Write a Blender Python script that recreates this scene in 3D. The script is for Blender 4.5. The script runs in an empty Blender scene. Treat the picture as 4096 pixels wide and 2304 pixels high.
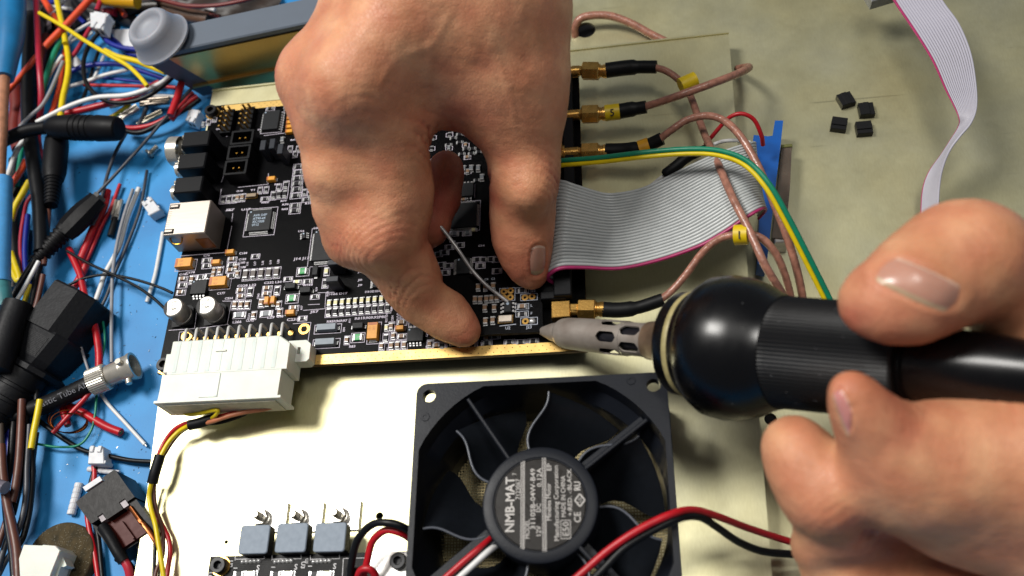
import bpy, math, random
import numpy as np
from mathutils import Matrix, Vector
from mathutils.geometry import tessellate_polygon
random.seed(7)
scene = bpy.context.scene
COL = scene.collection
S = 0.001                      # the whole script counts in millimetres

# ------------------------------------------------------------------ camera
FPX, CX, CY = 3587.5, 2048.0, 1152.0
_r = np.array([0.4750, 0.1560, -0.0280])
_th = np.linalg.norm(_r); _k = _r / _th
_K = np.array([[0, -_k[2], _k[1]], [_k[2], 0, -_k[0]], [-_k[1], _k[0], 0]])
ROT = np.eye(3) + math.sin(_th) * _K + (1 - math.cos(_th)) * _K @ _K
CAM = np.array([183.6, -125.5, 292.3])
cd = bpy.data.cameras.new('camera')
cam = bpy.data.objects.new('camera', cd); COL.objects.link(cam)
M = Matrix.Identity(4)
for i in range(3):
    for j in range(3):
        M[i][j] = ROT[i, j]
    M[i][3] = CAM[i] * S
cam.matrix_world = M
cd.sensor_width = 36; cd.lens = FPX / 4096 * 36
cd.clip_start = 0.01; cd.clip_end = 20
cd.dof.use_dof = True; cd.dof.focus_distance = 0.335; cd.dof.aperture_fstop = 10
scene.camera = cam

# ------------------------------------------------------------------ light
w = bpy.data.worlds.new('World'); scene.world = w; w.use_nodes = True
bg = w.node_tree.nodes['Background']
bg.inputs[0].default_value = (0.80, 0.84, 0.92, 1); bg.inputs[1].default_value = 0.15
def area(name, loc, target, size, power, color=(1, 1, 1), sy=None):
    l = bpy.data.lights.new(name, 'AREA'); l.energy = power; l.color = color
    l.shape = 'RECTANGLE'; l.size = size * S; l.size_y = (sy or size) * S
    o = bpy.data.objects.new(name, l); COL.objects.link(o)
    o.location = Vector(loc) * S
    o.rotation_euler = (Vector(target) - Vector(loc)).to_track_quat('-Z', 'Y').to_euler()
    return o
area('ceiling_lamp', (-490, 270, 1140), (90, 30, 0), 330, 20.5, (1.0, 0.97, 0.92), 420)
area('overhead_lamp', (330, 100, 1170), (180, 20, 0), 340, 3.6, (1.0, 0.97, 0.90), 260)
scene.view_settings.view_transform = 'Standard'; scene.view_settings.look = 'None'
scene.view_settings.exposure = 0; scene.view_settings.gamma = 1

# ------------------------------------------------------------------ helpers
def P(px, py, z=0.0):
    """point at height z (mm) seen at photograph pixel px, py"""
    d = ROT @ np.array([(px - CX) / FPX, -(py - CY) / FPX, -1.0])
    t = (z - CAM[2]) / d[2]
    return tuple(CAM + t * d)
def MMPP(px, py, z=0.0):
    q = np.array(P(px, py, z)) - CAM
    return float(-(ROT.T @ q)[2] / FPX)
def lin(h):
    if isinstance(h, str):
        h = [int(h[i:i + 2], 16) / 255 for i in (0, 2, 4)]
        h = [c / 12.92 if c <= .04045 else ((c + .055) / 1.055) ** 2.4 for c in h]
    return (h[0], h[1], h[2], 1)
MATS = {}
def mat(name, col, rough=.5, metal=0., var=.12, nscale=400., bump=0., col2=None, sss=0., spec=.5, coat=0., bscale=None, stretch=None):
    if name in MATS: return MATS[name]
    m = bpy.data.materials.new(name); m.use_nodes = True
    nt = m.node_tree; b = nt.nodes['Principled BSDF']
    c = lin(col); c2 = lin(col2) if col2 else tuple(x * (1 - var * 2.2) for x in c[:3]) + (1,)
    tc = nt.nodes.new('ShaderNodeTexCoord')
    mp = nt.nodes.new('ShaderNodeMapping'); nt.links.new(tc.outputs['Object'], mp.inputs[0])
    if stretch: mp.inputs['Scale'].default_value = stretch
    n = nt.nodes.new('ShaderNodeTexNoise'); n.inputs['Scale'].default_value = nscale; n.inputs['Detail'].default_value = 4
    nt.links.new(mp.outputs[0], n.inputs['Vector'])
    r = nt.nodes.new('ShaderNodeMapRange'); nt.links.new(n.outputs['Fac'], r.inputs[0])
    r.inputs[1].default_value = .3; r.inputs[2].default_value = .7
    mx = nt.nodes.new('ShaderNodeMix'); mx.data_type = 'RGBA'
    mx.inputs['A'].default_value = c; mx.inputs['B'].default_value = c2
    nt.links.new(r.outputs[0], mx.inputs['Factor'])
    nt.links.new(mx.outputs['Result'], b.inputs['Base Color'])
    rr = nt.nodes.new('ShaderNodeMapRange'); nt.links.new(n.outputs['Fac'], rr.inputs[0])
    rr.inputs[3].default_value = max(.02, rough - .07); rr.inputs[4].default_value = min(1, rough + .09)
    nt.links.new(rr.outputs[0], b.inputs['Roughness'])
    b.inputs['Metallic'].default_value = metal
    b.inputs['Specular IOR Level'].default_value = spec
    if coat: b.inputs['Coat Weight'].default_value = coat; b.inputs['Coat Roughness'].default_value = .15
    if sss:
        b.inputs['Subsurface Weight'].default_value = sss
        b.inputs['Subsurface Radius'].default_value = (1, .45, .3); b.inputs['Subsurface Scale'].default_value = .002
    if bump:
        n2 = nt.nodes.new('ShaderNodeTexNoise'); n2.inputs['Scale'].default_value = bscale or nscale * 4; n2.inputs['Detail'].default_value = 3
        nt.links.new(mp.outputs[0], n2.inputs['Vector'])
        bp = nt.nodes.new('ShaderNodeBump'); bp.inputs['Strength'].default_value = bump; bp.inputs['Distance'].default_value = .0003
        nt.links.new(n2.outputs['Fac'], bp.inputs['Height']); nt.links.new(bp.outputs[0], b.inputs['Normal'])
    MATS[name] = m
    return m

class MB:
    """collects geometry in millimetres"""
    def __init__(s): s.v = []; s.f = []; s.m = []
    def add(s, vs, fs, mi=0):
        o = len(s.v); s.v += [tuple(map(float, v)) for v in vs]
        s.f += [tuple(i + o for i in f) for f in fs]; s.m += [mi] * len(fs); return s
    def box(s, c, d, mi=0, rz=0., ch=0., taper=0.):
        """box with centre of its base at c, size d, top edges chamfered by ch"""
        x, y, z = d[0] / 2, d[1] / 2, d[2]
        def ring(ix, zz): return [(-x + ix, -y + ix, zz), (x - ix, -y + ix, zz), (x - ix, y - ix, zz), (-x + ix, y - ix, zz)]
        rings = [ring(0, 0), ring(taper, z - ch)]
        if ch: rings.append(ring(ch + taper, z))
        vs = sum(rings, []); n = len(rings)
        fs = [(3, 2, 1, 0), tuple(range(4 * n - 4, 4 * n))]
        for k in range(n - 1):
            for i in range(4):
                j = (i + 1) % 4; fs.append((4 * k + i, 4 * k + j, 4 * k + 4 + j, 4 * k + 4 + i))
        cs, sn = math.cos(rz), math.sin(rz)
        vs = [(c[0] + a * cs - b * sn, c[1] + a * sn + b * cs, c[2] + q) for a, b, q in vs]
        return s.add(vs, fs, mi)
    def loft(s, rings, mi=0, caps=True, closed=True):
        n = len(rings[0]); vs = sum([list(r) for r in rings], []); fs = []
        for k in range(len(rings) - 1):
            for i in range(n if closed else n - 1):
                j = (i + 1) % n; fs.append((n * k + i, n * k + j, n * k + n + j, n * k + n + i))
        if caps: fs += [tuple(range(n - 1, -1, -1)), tuple(range(n * len(rings) - n, n * len(rings)))]
        return s.add(vs, fs, mi)
    def prism(s, poly, z0, z1, mi=0, holes=()):
        loops = [list(poly)] + [list(h) for h in holes]
        allp = sum(loops, []); n = len(allp)
        tri = tessellate_polygon([[Vector((a, b, 0)) for a, b in l] for l in loops])
        vs = [(a, b, z1) for a, b in allp] + [(a, b, z0) for a, b in allp]; fs = []
        for t in tri:
            a, b, c = [Vector(allp[i]) for i in t]
            t = tuple(t)
            if (b.x - a.x) * (c.y - a.y) - (b.y - a.y) * (c.x - a.x) < 0: t = t[::-1]
            fs += [t, tuple(i + n for i in t[::-1])]
        o = 0
        for l in loops:
            m = len(l)
            for i in range(m):
                j = (i + 1) % m; fs.append((o + i, o + n + i, o + n + j, o + j))
            o += m
        return s.add(vs, fs, mi)
    def tube(s, pts, r, n=8, mi=0, caps=True, flat=1.0, split=None):
        """tube through pts; r a number or one per point; split=(mi2) gives the lower half another material"""
        pts = [np.array(p, float) for p in pts]; k = len(pts)
        rs = r if hasattr(r, '__len__') else [r] * k
        tan = [pts[min(i + 1, k - 1)] - pts[max(i - 1, 0)] for i in range(k)]
        tan = [t / (np.linalg.norm(t) + 1e-9) for t in tan]
        up = np.array([0, 0, 1.]); 
        if abs(tan[0] @ up) > .93: up = np.array([0, 1., 0])
        rings = []; u = np.cross(tan[0], up); u /= np.linalg.norm(u)
        for i in range(k):
            u = u - (u @ tan[i]) * tan[i]; u /= np.linalg.norm(u) + 1e-9
            v = np.cross(u, tan[i])
            rings.append([tuple(pts[i] + rs[i] * (math.cos(a) * u + flat * math.sin(a) * v)) for a in [2 * math.pi * j / n for j in range(n)]])
        o = len(s.f); s.loft(rings, mi, caps)
        if split is not None:
            for q in range(k - 1):
                for i in range(n):
                    if i < n / 2: s.m[o + q * n + i] = split
        return s
    def lathe(s, prof, c=(0, 0, 0), ax=(0, 0, 1), n=20, mi=0, caps=True):
        """prof: (distance along ax, radius)"""
        ax = Vector(ax).normalized(); q = ax.to_track_quat('Z', 'Y'); c = Vector(c)
        rings = [[tuple(c + q @ Vector((r * math.cos(2 * math.pi * j / n), r * math.sin(2 * math.pi * j / n), h))) for j in range(n)] for h, r in prof]
        return s.loft(rings, mi, caps)
    def mesh(s, name, mats, smooth=None, org=(0, 0, 0)):
        me = bpy.data.meshes.new(name)
        me.from_pydata([((a - org[0]) * S, (b - org[1]) * S, (c - org[2]) * S) for a, b, c in s.v], [], s.f)
        for m in (mats if isinstance(mats, (list, tuple)) else [mats]): me.materials.append(m)
        me.polygons.foreach_set('material_index', s.m)
        if smooth is not None:
            me.polygons.foreach_set('use_smooth', [True] * len(s.f))
            if smooth < 170: me.set_sharp_from_angle(angle=math.radians(smooth))
        me.update(); return me
    def build(s, name, mats, parent=None, org=None, smooth=None):
        po = parent['_org'] if parent else (0, 0, 0)
        org = org if org is not None else (po if parent else (s.v[0] if s.v else (0, 0, 0)))
        return inst(name, s.mesh(name, mats, smooth, org), parent, org)
def inst(name, me, parent=None, loc=(0, 0, 0), rz=0., rot=None):
    o = bpy.data.objects.new(name, me); COL.objects.link(o)
    po = ORG[parent.name] if parent else (0, 0, 0)
    if parent: o.parent = parent
    o.location = tuple((a - b) * S for a, b in zip(loc, po)); o.rotation_euler = rot or (0, 0, rz)
    ORG[o.name] = tuple(loc)
    return o
ORG = {}
def _build(s, name, mats, parent=None, org=None, smooth=None):
    if org is None: org = ORG[parent.name] if parent else tuple(np.mean(np.array(s.v), axis=0))
    return inst(name, s.mesh(name, mats, smooth, org), parent, org)
MB.build = _build
def thing(name, label, cat, loc, group=None):
    o = bpy.data.objects.new(name, None); COL.objects.link(o); o.empty_display_size = .005
    o.location = tuple(a * S for a in loc); ORG[o.name] = tuple(loc)
    return tag(o, label, cat, group)
def tag(o, label, cat=None, group=None):
    o['label'] = label
    if cat: o['category'] = cat
    if group: o['group'] = group
    return o
def spline(pts, sub=6):
    p = [np.array(q, float) for q in pts]
    if len(p) < 3: return [p[0] + (p[1] - p[0]) * t for t in np.linspace(0, 1, 3)]
    p = [2 * p[0] - p[1]] + p + [2 * p[-1] - p[-2]]; out = []
    for i in range(1, len(p) - 2):
        a, b, c, d = p[i - 1:i + 3]
        for t in np.linspace(0, 1, sub, endpoint=False):
            out.append(.5 * (2 * b + (c - a) * t + (2 * a - 5 * b + 4 * c - d) * t * t + (3 * b - a - 3 * c + d) * t ** 3))
    out.append(p[-2]); return out
def pxpath(pts, sub=6): return spline([P(*q) for q in pts], sub)
def circ(r, n, c=(0, 0), a0=0.): return [(c[0] + r * math.cos(a0 + 2 * math.pi * i / n), c[1] + r * math.sin(a0 + 2 * math.pi * i / n)) for i in range(n)]
def rrect(hx, hy, r, n=4, c=(0, 0)):
    out = []
    for k, (sx, sy) in enumerate(((1, 1), (-1, 1), (-1, -1), (1, -1))):
        for i in range(n + 1):
            a = math.pi / 2 * (k + i / n); out.append((c[0] + sx * (hx - r) + r * math.cos(a), c[1] + sy * (hy - r) + r * math.sin(a)))
    return out
_glyph = {}
def textgeo(body, size, bold=0.):
    key = (body, size, bold)
    if key not in _glyph:
        cu = bpy.data.curves.new('lettering', 'FONT'); cu.body = body; cu.size = size; cu.resolution_u = 2; cu.offset = bold
        o = bpy.data.objects.new('lettering', cu); COL.objects.link(o)
        bpy.context.view_layer.update()
        me = bpy.data.meshes.new_from_object(o)
        _glyph[key] = ([tuple(v.co) for v in me.vertices], [tuple(p.vertices) for p in me.polygons])
        bpy.data.objects.remove(o); bpy.data.curves.remove(cu); bpy.data.meshes.remove(me)
    return _glyph[key]
def text(mb, body, at, size, ang=0., mi=0, width=None, bold=0., frame=None):
    """flat lettering on a horizontal face (or in frame = (x axis, y axis) vectors), start of the baseline at `at`"""
    vs, fs = textgeo(body, size, bold)
    if not vs: return
    k = 1.
    if width:
        x1 = max(v[0] for v in vs); k = width / x1
    if frame is None: ux, uy = (math.cos(ang), math.sin(ang), 0), (-math.sin(ang), math.cos(ang), 0)
    else: ux, uy = frame
    mb.add([tuple(at[i] + v[0] * k * ux[i] + v[1] * uy[i] for i in range(3)) for v in vs], fs, mi)

ZT, ZB, ZM = -10.0, -20.0, -22.0        # tray top, base plate top, mat top
# ------------------------------------------------------------------ materials
BLACKP = mat('black_plastic', '0e0f12', .42, spec=.16, var=.1, bump=.15, bscale=2500)
BLACKR = mat('black_rubber', '0d0d10', .5, spec=.16, var=.12, bump=.2, bscale=1800)
BLACKS = mat('black_sleeve', '101114', .5, spec=.16, var=.1, bump=.25, bscale=900)
SILVER = mat('tinned_metal', 'dcdad6', .3, .55, var=.12, nscale=300)
SOLDER = mat('solder', 'cfcfcf', .28, .6, var=.15, nscale=900)
GOLD = mat('gold_plating', 'e0b060', .27, .92, var=.2, nscale=420, bump=.15, bscale=900)
GOLDE = mat('gold_edge_plating', 'e3bd72', .42, .85, var=.12, nscale=200, bump=.08, bscale=900)
GOLDPIN = mat('gold_pin', 'b98a3a', .3, 1, var=.15)
NICKEL = mat('nickel', 'cfcabf', .27, .65, var=.12, nscale=200)
SILK = mat('silkscreen_ink', 'c9c1d0', .6, var=.18, nscale=900)
WHITEP = mat('white_plastic', 'cfd0d4', .42, var=.05, spec=.3, sss=.1)
NATURAL = mat('natural_nylon', 'dcded4', .4, var=.05, nscale=90, spec=.25, sss=.3)
COPPER = mat('copper', 'c77a4a', .35, 1, var=.15)

def chromate(name, c1, c2, c3, rough):
    m = bpy.data.materials.new(name); m.use_nodes = True; nt = m.node_tree; b = nt.nodes['Principled BSDF']
    tc = nt.nodes.new('ShaderNodeTexCoord')
    n1 = nt.nodes.new('ShaderNodeTexNoise'); n1.inputs['Scale'].default_value = 22; n1.inputs['Detail'].default_value = 5
    n2 = nt.nodes.new('ShaderNodeTexNoise'); n2.inputs['Scale'].default_value = 1400; n2.inputs['Detail'].default_value = 2
    mp = nt.nodes.new('ShaderNodeMapping'); mp.inputs['Scale'].default_value = (1, .25, 1)
    n3 = nt.nodes.new('ShaderNodeTexNoise'); n3.inputs['Scale'].default_value = 1500; n3.inputs['Detail'].default_value = 4
    for n in (n1, n2): nt.links.new(tc.outputs['Object'], n.inputs['Vector'])
    nt.links.new(tc.outputs['Object'], mp.inputs[0]); nt.links.new(mp.outputs[0], n3.inputs['Vector'])
    cr = nt.nodes.new('ShaderNodeValToRGB'); cr.color_ramp.elements[0].position = .32; cr.color_ramp.elements[1].position = .68
    cr.color_ramp.elements[0].color = lin(c1); cr.color_ramp.elements[1].color = lin(c2)
    e = cr.color_ramp.elements.new(.5); e.color = lin(c3)
    nt.links.new(n1.outputs['Fac'], cr.inputs[0])
    mx = nt.nodes.new('ShaderNodeMix'); mx.data_type = 'RGBA'; mx.blend_type = 'OVERLAY'; mx.inputs['Factor'].default_value = .14
    nt.links.new(cr.outputs[0], mx.inputs['A']); nt.links.new(n3.outputs['Fac'], mx.inputs['B'])
    nt.links.new(mx.outputs['Result'], b.inputs['Base Color'])
    b.inputs['Metallic'].default_value = .88
    r = nt.nodes.new('ShaderNodeMapRange'); r.inputs[3].default_value = rough - .1; r.inputs[4].default_value = rough + .1
    n4 = nt.nodes.new('ShaderNodeTexNoise'); n4.inputs['Scale'].default_value = 60; n4.inputs['Detail'].default_value = 8; n4.inputs['Roughness'].default_value = .7; nt.links.new(tc.outputs['Object'], n4.inputs['Vector'])
    mp5 = nt.nodes.new('ShaderNodeMapping'); mp5.inputs['Rotation'].default_value = (0, 0, .7); mp5.inputs['Scale'].default_value = (16, 420, 100)
    n5 = nt.nodes.new('ShaderNodeTexNoise'); n5.inputs['Scale'].default_value = 1; n5.inputs['Detail'].default_value = 2; nt.links.new(tc.outputs['Object'], mp5.inputs[0]); nt.links.new(mp5.outputs[0], n5.inputs['Vector'])
    s5 = nt.nodes.new('ShaderNodeMapRange'); s5.inputs[1].default_value = .69; s5.inputs[2].default_value = .74; s5.inputs[4].default_value = -.5; nt.links.new(n5.outputs['Fac'], s5.inputs[0])
    ad = nt.nodes.new('ShaderNodeMath'); nt.links.new(n4.outputs['Fac'], ad.inputs[0]); nt.links.new(s5.outputs[0], ad.inputs[1]); nt.links.new(ad.outputs[0], r.inputs[0]); nt.links.new(r.outputs[0], b.inputs['Roughness'])
    bp = nt.nodes.new('ShaderNodeBump'); bp.inputs['Strength'].default_value = .1; bp.inputs['Distance'].default_value = .0001
    nt.links.new(n2.outputs['Fac'], bp.inputs['Height']); nt.links.new(bp.outputs[0], b.inputs['Normal'])
    return m
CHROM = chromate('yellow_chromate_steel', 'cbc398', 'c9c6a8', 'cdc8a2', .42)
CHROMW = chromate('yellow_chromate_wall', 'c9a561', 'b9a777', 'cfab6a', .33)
GREYPAINT = mat('grey_blue_paint', '5d6672', .4, .0, var=.06, nscale=60, bump=.1, bscale=1500)

# ------------------------------------------------------------------ table mat (setting)
def make_mat():
    m = bpy.data.materials.new('blue_mat'); m.use_nodes = True; nt = m.node_tree; b = nt.nodes['Principled BSDF']
    tc = nt.nodes.new('ShaderNodeTexCoord')
    n1 = nt.nodes.new('ShaderNodeTexNoise'); n1.inputs['Scale'].default_value = 30; n1.inputs['Detail'].default_value = 6
    n2 = nt.nodes.new('ShaderNodeTexNoise'); n2.inputs['Scale'].default_value = 450; n2.inputs['Detail'].default_value = 4
    n3 = nt.nodes.new('ShaderNodeTexNoise'); n3.inputs['Scale'].default_value = 1500
    for n in (n1, n2, n3): nt.links.new(tc.outputs['Object'], n.inputs['Vector'])
    cr = nt.nodes.new('ShaderNodeValToRGB'); cr.color_ramp.elements[0].color = lin('1473b0'); cr.color_ramp.elements[1].color = lin('1b86c6')
    cr.color_ramp.elements[0].position = .35; cr.color_ramp.elements[1].position = .65
    nt.links.new(n1.outputs['Fac'], cr.inputs[0])
    sp = nt.nodes.new('ShaderNodeValToRGB'); sp.color_ramp.elements[0].position = .26; sp.color_ramp.elements[1].position = .31
    sp.color_ramp.elements[0].color = (.35, .35, .4, 1); sp.color_ramp.elements[1].color = (1, 1, 1, 1)
    nt.links.new(n2.outputs['Fac'], sp.inputs[0])
    mx = nt.nodes.new('ShaderNodeMix'); mx.data_type = 'RGBA'; mx.blend_type = 'MULTIPLY'; mx.inputs['Factor'].default_value = .8
    nt.links.new(cr.outputs[0], mx.inputs['A']); nt.links.new(sp.outputs[0], mx.inputs['B'])
    nt.links.new(mx.outputs['Result'], b.inputs['Base Color']); b.inputs['Roughness'].default_value = .55
    bp = nt.nodes.new('ShaderNodeBump'); bp.inputs['Strength'].default_value = .2; bp.inputs['Distance'].default_value = .0002
    nt.links.new(n3.outputs['Fac'], bp.inputs['Height']); nt.links.new(bp.outputs[0], b.inputs['Normal'])
    return m
o = MB().box((60, 60, ZM - 3), (1400, 1200, 3)).build('work_mat', make_mat(), org=(60, 60, ZM)); o['kind'] = 'structure'

# ------------------------------------------------------------------ chassis
q = P(2500, 120, ZB); 
chs = thing('equipment_chassis', 'yellow chromate steel chassis with a painted grey edge and a rubber foot', 'chassis', (80, 60, ZB))
# base plate (far right and behind), then the raised inner tray under the circuit boards
hole = [P(2342, 120, ZB)[:2], P(3082, 1676, ZB)[:2]]
bp_poly = [(30, -170), (420, -170), (420, 420), (120, 420), (120, P(1200, 250, ZB)[1]), (30, P(1200, 250, ZB)[1])]
mb = MB(); mb.prism(bp_poly, ZB - 1.2, ZB, 0, [circ(4.6, 20, hole[0]), circ(2.2, 14, hole[1])]); mb.build('base_plate', CHROM, chs)
for h_, r_ in zip(hole, (5.2, 2.8)): m_ = MB(); m_.prism(circ(r_, 20, h_), ZB - 1.7, ZB - 1.25); m_.build('hole_shade_disc', BLACKR, chs)  # black discs added under the holes, their colour giving the dark depth
tl, tr, br = P(858, 372, ZT), P(2915, 136, ZT), P(3088, 2304, ZT)
l1, l2, l3 = P(640, 1560, ZT), P(583, 2010, ZT), P(572, 2060, ZT)
dx = (br[0] - tr[0]) / (br[1] - tr[1])
tray = [(l2[0], l2[1]), (P(548, 2240, ZT)[0], P(548, 2240, ZT)[1]), (P(530, 2420, ZT)[0], -150), (br[0] + (-150 - br[1]) * dx, -150), (tr[0], tr[1]), (P(850, 368, ZT)[0], P(850, 368, ZT)[1]), (l1[0], l1[1])]
th = [circ(1.35, 14, P(1518, 2064, ZT)[:2]), circ(.7, 10, P(905, 2168, ZT)[:2])]
mb = MB(); mb.prism(tray, ZT - 1.5, ZT, 0, th); mb.build('tray_plate', CHROM, chs)
# tray lip along its far edge
a, b_ = P(2200, 212, ZT), tr
mb = MB(); mb.prism([(tray[5][0], tray[5][1] + .05), (tray[4][0], tray[4][1] + .05), (tray[4][0], tray[4][1] + .9), (tray[5][0], tray[5][1] + .9)], ZB, ZT + .8); mb.build('tray_lip', CHROM, chs)
# far wall: lower face, ledge, upper chromate sheet, grey painted panel with a leaning end, flange on top, rubber foot
ZL, ZF = -12.0, 11.0
w0 = np.array(P(757, 352, ZL)); wa = math.radians(7.5)
wdir = np.array([math.cos(wa), math.sin(wa), 0]); wn = np.array([-wdir[1], wdir[0], 0])
def W(s_, n_, z): return tuple(w0 + wdir * s_ + wn * n_ + np.array([0, 0, z - ZL]))
def slab(mb, poly, n0, n1, mi=0):
    """poly in (along the wall, z), thick from n0 to n1"""
    k = len(poly)
    mb.add([W(a, n0, b) for a, b in poly] + [W(a, n1, b) for a, b in poly],
           [tuple(range(k)), tuple(range(2 * k - 1, k - 1, -1))] + [(i, k + i, k + (i + 1) % k, (i + 1) % k) for i in range(k)], mi)
lean = lambda z: -(z - ZL) * .50
L = 165
mb = MB(); slab(mb, [(lean(ZB) - 1, ZB), (L, ZB), (L, ZF), (lean(ZF) - 1, ZF)], 1.0, 2.2); mb.build('wall_panel', GREYPAINT, chs)
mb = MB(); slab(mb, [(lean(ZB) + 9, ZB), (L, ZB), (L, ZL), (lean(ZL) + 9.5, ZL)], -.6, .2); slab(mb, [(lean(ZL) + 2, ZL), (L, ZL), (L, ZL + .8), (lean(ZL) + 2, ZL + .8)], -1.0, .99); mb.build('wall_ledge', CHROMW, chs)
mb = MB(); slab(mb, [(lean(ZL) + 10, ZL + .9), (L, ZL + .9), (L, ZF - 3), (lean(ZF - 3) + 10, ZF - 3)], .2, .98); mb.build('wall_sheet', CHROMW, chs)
mb = MB(); x0 = lean(ZF) + 3
mb.loft([[W(x, -1.5, ZF), W(x, 13, ZF), W(x, 13, ZF + 2.6), W(x, -.9, ZF + 2.6), W(x, -1.5, ZF + 2.0)] for x in (x0, L)])
mb.build('wall_flange', GREYPAINT, chs, smooth=20)
fx = np.array(P(652, 162, ZF + 2.7)); fax = (-.22, -.03, 1)
RUBG = mat('grey_foot_rubber', '8d9099', .5, var=.05, sss=.2, nscale=80)
mb = MB(); mb.lathe([(h_, r_ * 1.1) for h_, r_ in [(0, 11.2), (0, 12.6), (1.0, 12.7), (1.3, 12.3), (2.2, 11.6), (7.5, 9.8), (9.5, 9.4), (10.8, 8.6), (11.3, 7.6), (11.1, 6.8), (9.6, 6.0), (8.3, 4.8), (8.0, 2.5), (8.0, .01)]], fx, fax, 44, caps=False)
mb.build('rubber_foot', RUBG, chs, smooth=60)
# ------------------------------------------------------------------ the main circuit board
def pcbmat():
    m = mat('black_solder_mask', '040406', .3, var=.25, nscale=90, spec=.06)
    nt = m.node_tree; b = nt.nodes['Principled BSDF']
    tc = nt.nodes.new('ShaderNodeTexCoord'); v = nt.nodes.new('ShaderNodeTexBrick')
    v.inputs['Scale'].default_value = 420; v.inputs['Mortar Size'].default_value = .04
    nt.links.new(tc.outputs['Object'], v.inputs['Vector'])
    bp = nt.nodes.new('ShaderNodeBump'); bp.inputs['Strength'].default_value = .25; bp.inputs['Distance'].default_value = .00006
    nt.links.new(v.outputs['Fac'], bp.inputs['Height']); nt.links.new(bp.outputs[0], b.inputs['Normal'])
    return m
PCB = pcbmat()
FR4 = mat('board_core_edge', '6b4a1f', .6, var=.2)
BW, BH = 163.2, 127.4
board = thing('circuit_board', 'large black circuit board full of tiny soldered components under the reaching hand', 'circuit board', (0, 0, 0))
E1 = [(0, 0), (BW, 0), (BW, BH), (2, BH), (2, BH - 2)]
sh = [(0, 0), (BW, 0), (BW, BH), (0, BH)]
mb = MB(); mb.prism(sh, -1.6, 0, 0, [circ(1.5, 16, (3.4, 3.6))])
k = len(sh) * 2
for i, f in enumerate(mb.f):
    if len(f) == 4: mb.m[i] = 1
mb.build('board_base', [PCB, FR4], board)
for x0, x1, y0, y1 in ((12, BW - .2, .25, 4.1), (.2, 6, .25, 1.9), (6, BW - .2, BH - 3.7, BH - .3)):
    m_ = MB(); m_.box(((x0 + x1) / 2, (y0 + y1) / 2, .002), (x1 - x0, y1 - y0, .035)); m_.build('gold_edge', GOLDE, board)
mb = MB()
for i in range(54):
    for j in range(2):
        x = 14 + i * 2.75 + j * 1.3
        if x < BW - 1: mb.lathe([(0, .2), (.02, .2)], (x, 1.3 + j * 1.6, .04), n=6); mb.lathe([(0, .2), (.02, .2)], (x, BH - 1.3 - j * 1.4, .04), n=6)
o = mb.build('edge_vias', mat('via_dark', '4a3312', .5, 1), board); o['kind'] = 'stuff'

silk = MB(); tint = MB()
def srect(mbx, cx, cy, w, h, t=.23, z=.03, rz=0.):
    c, s_ = math.cos(rz), math.sin(rz)
    for (ox, oy, a, b) in ((0, h / 2, w + t, t), (0, -h / 2, w + t, t), (w / 2, 0, t, h - t), (-w / 2, 0, t, h - t)):
        mbx.box((cx + ox * c - oy * s_, cy + ox * s_ + oy * c, .004), (a, b, z), 0, rz)

# --- component meshes (local mm, long side on x)
CERB = mat('ceramic_brown', '8a6a4c', .5, var=.15); RESK = mat('resistor_black', '19181c', .4, spec=.2)
GREYB = mat('grey_part', '6f7479', .45, var=.08); TANT = mat('tantalum_orange', 'd8931f', .42, var=.08, nscale=700)
TAND = mat('tantalum_band', 'b5611a', .42); LEDY = mat('led_lens', 'e9e2ae', .25, var=.06); GREENF = mat('fuse_green', '1f9a4c', .35, var=.08)
CHIPB = mat('chip_black', '17191c', .45, spec=.22, var=.1, bump=.2, bscale=4000); CHIPM = mat('chip_marking', '9fb0c2', .6); FERR = mat('ferrite_grey', '59504c', .5, var=.12)
CRYS = mat('crystal_can', '9a8a76', .3, 1, var=.1)
def two_term(L_, Wd, H, body, end=.42, cap=.04):
    m_ = MB(); m_.box((0, 0, .02), (L_ - 2 * end, Wd - .06, H), 0, ch=.06)
    for s_ in (-1, 1): m_.box((s_ * (L_ - end) / 2, 0, .01), (end, Wd, H + cap), 1, ch=.07); m_.box((s_ * (L_ / 2 + .12), 0, .005), (.5, Wd + .1, .09), 1)
    return m_, [body, SOLDER]
PROTO = {}
def proto(name, m_, mats, smooth=None): PROTO[name] = m_.mesh(name, mats, smooth)
proto('resistor', *two_term(2.0, 1.25, .45, RESK, .34)); proto('ceramic_capacitor', *two_term(2.0, 1.25, .8, CERB))
proto('grey_capacitor', *two_term(2.0, 1.25, .8, GREYB)); proto('ferrite_bead', *two_term(3.6, 1.9, 1.1, FERR, .6))
proto('shunt_resistor', *two_term(4.2, 2.2, .6, GREYB, .8))
proto('led', *two_term(2.3, 1.35, .75, LEDY, .5)); 
m_, ms = two_term(3.4, 2.6, .8, GREENF, .75); text(m_, '1.35', (-.75, -.4, .84), 1.0, 0, 2); proto('fuse', m_, ms + [SILK])
def tantal(L_, Wd, H, mark=None):
    m_ = MB(); m_.box((0, 0, .15), (L_, Wd, H * .5), 0); m_.box((0, 0, .15 + H * .5), (L_, Wd, H * .5), 0, ch=.1, taper=.12)
    m_.box((-L_ / 2 + L_ * .09 + .12, 0, .15 + H), (L_ * .16, Wd * .82, .02), 1)
    for s_ in (-1, 1): m_.box((s_ * L_ / 2, 0, .01), (.9, Wd * .75, .3), 2); m_.box((s_ * (L_ / 2 + .02), 0, .1), (.12, Wd * .6, H * .5), 2)
    if mark: text(m_, mark[0], (-L_ * .25, .15, .16 + H + .01), Wd * .3, 0, 1); text(m_, mark[1], (-L_ * .25, -Wd * .35, .16 + H + .01), Wd * .3, 0, 1)
    return m_, [TANT, TAND, SOLDER]
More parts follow.
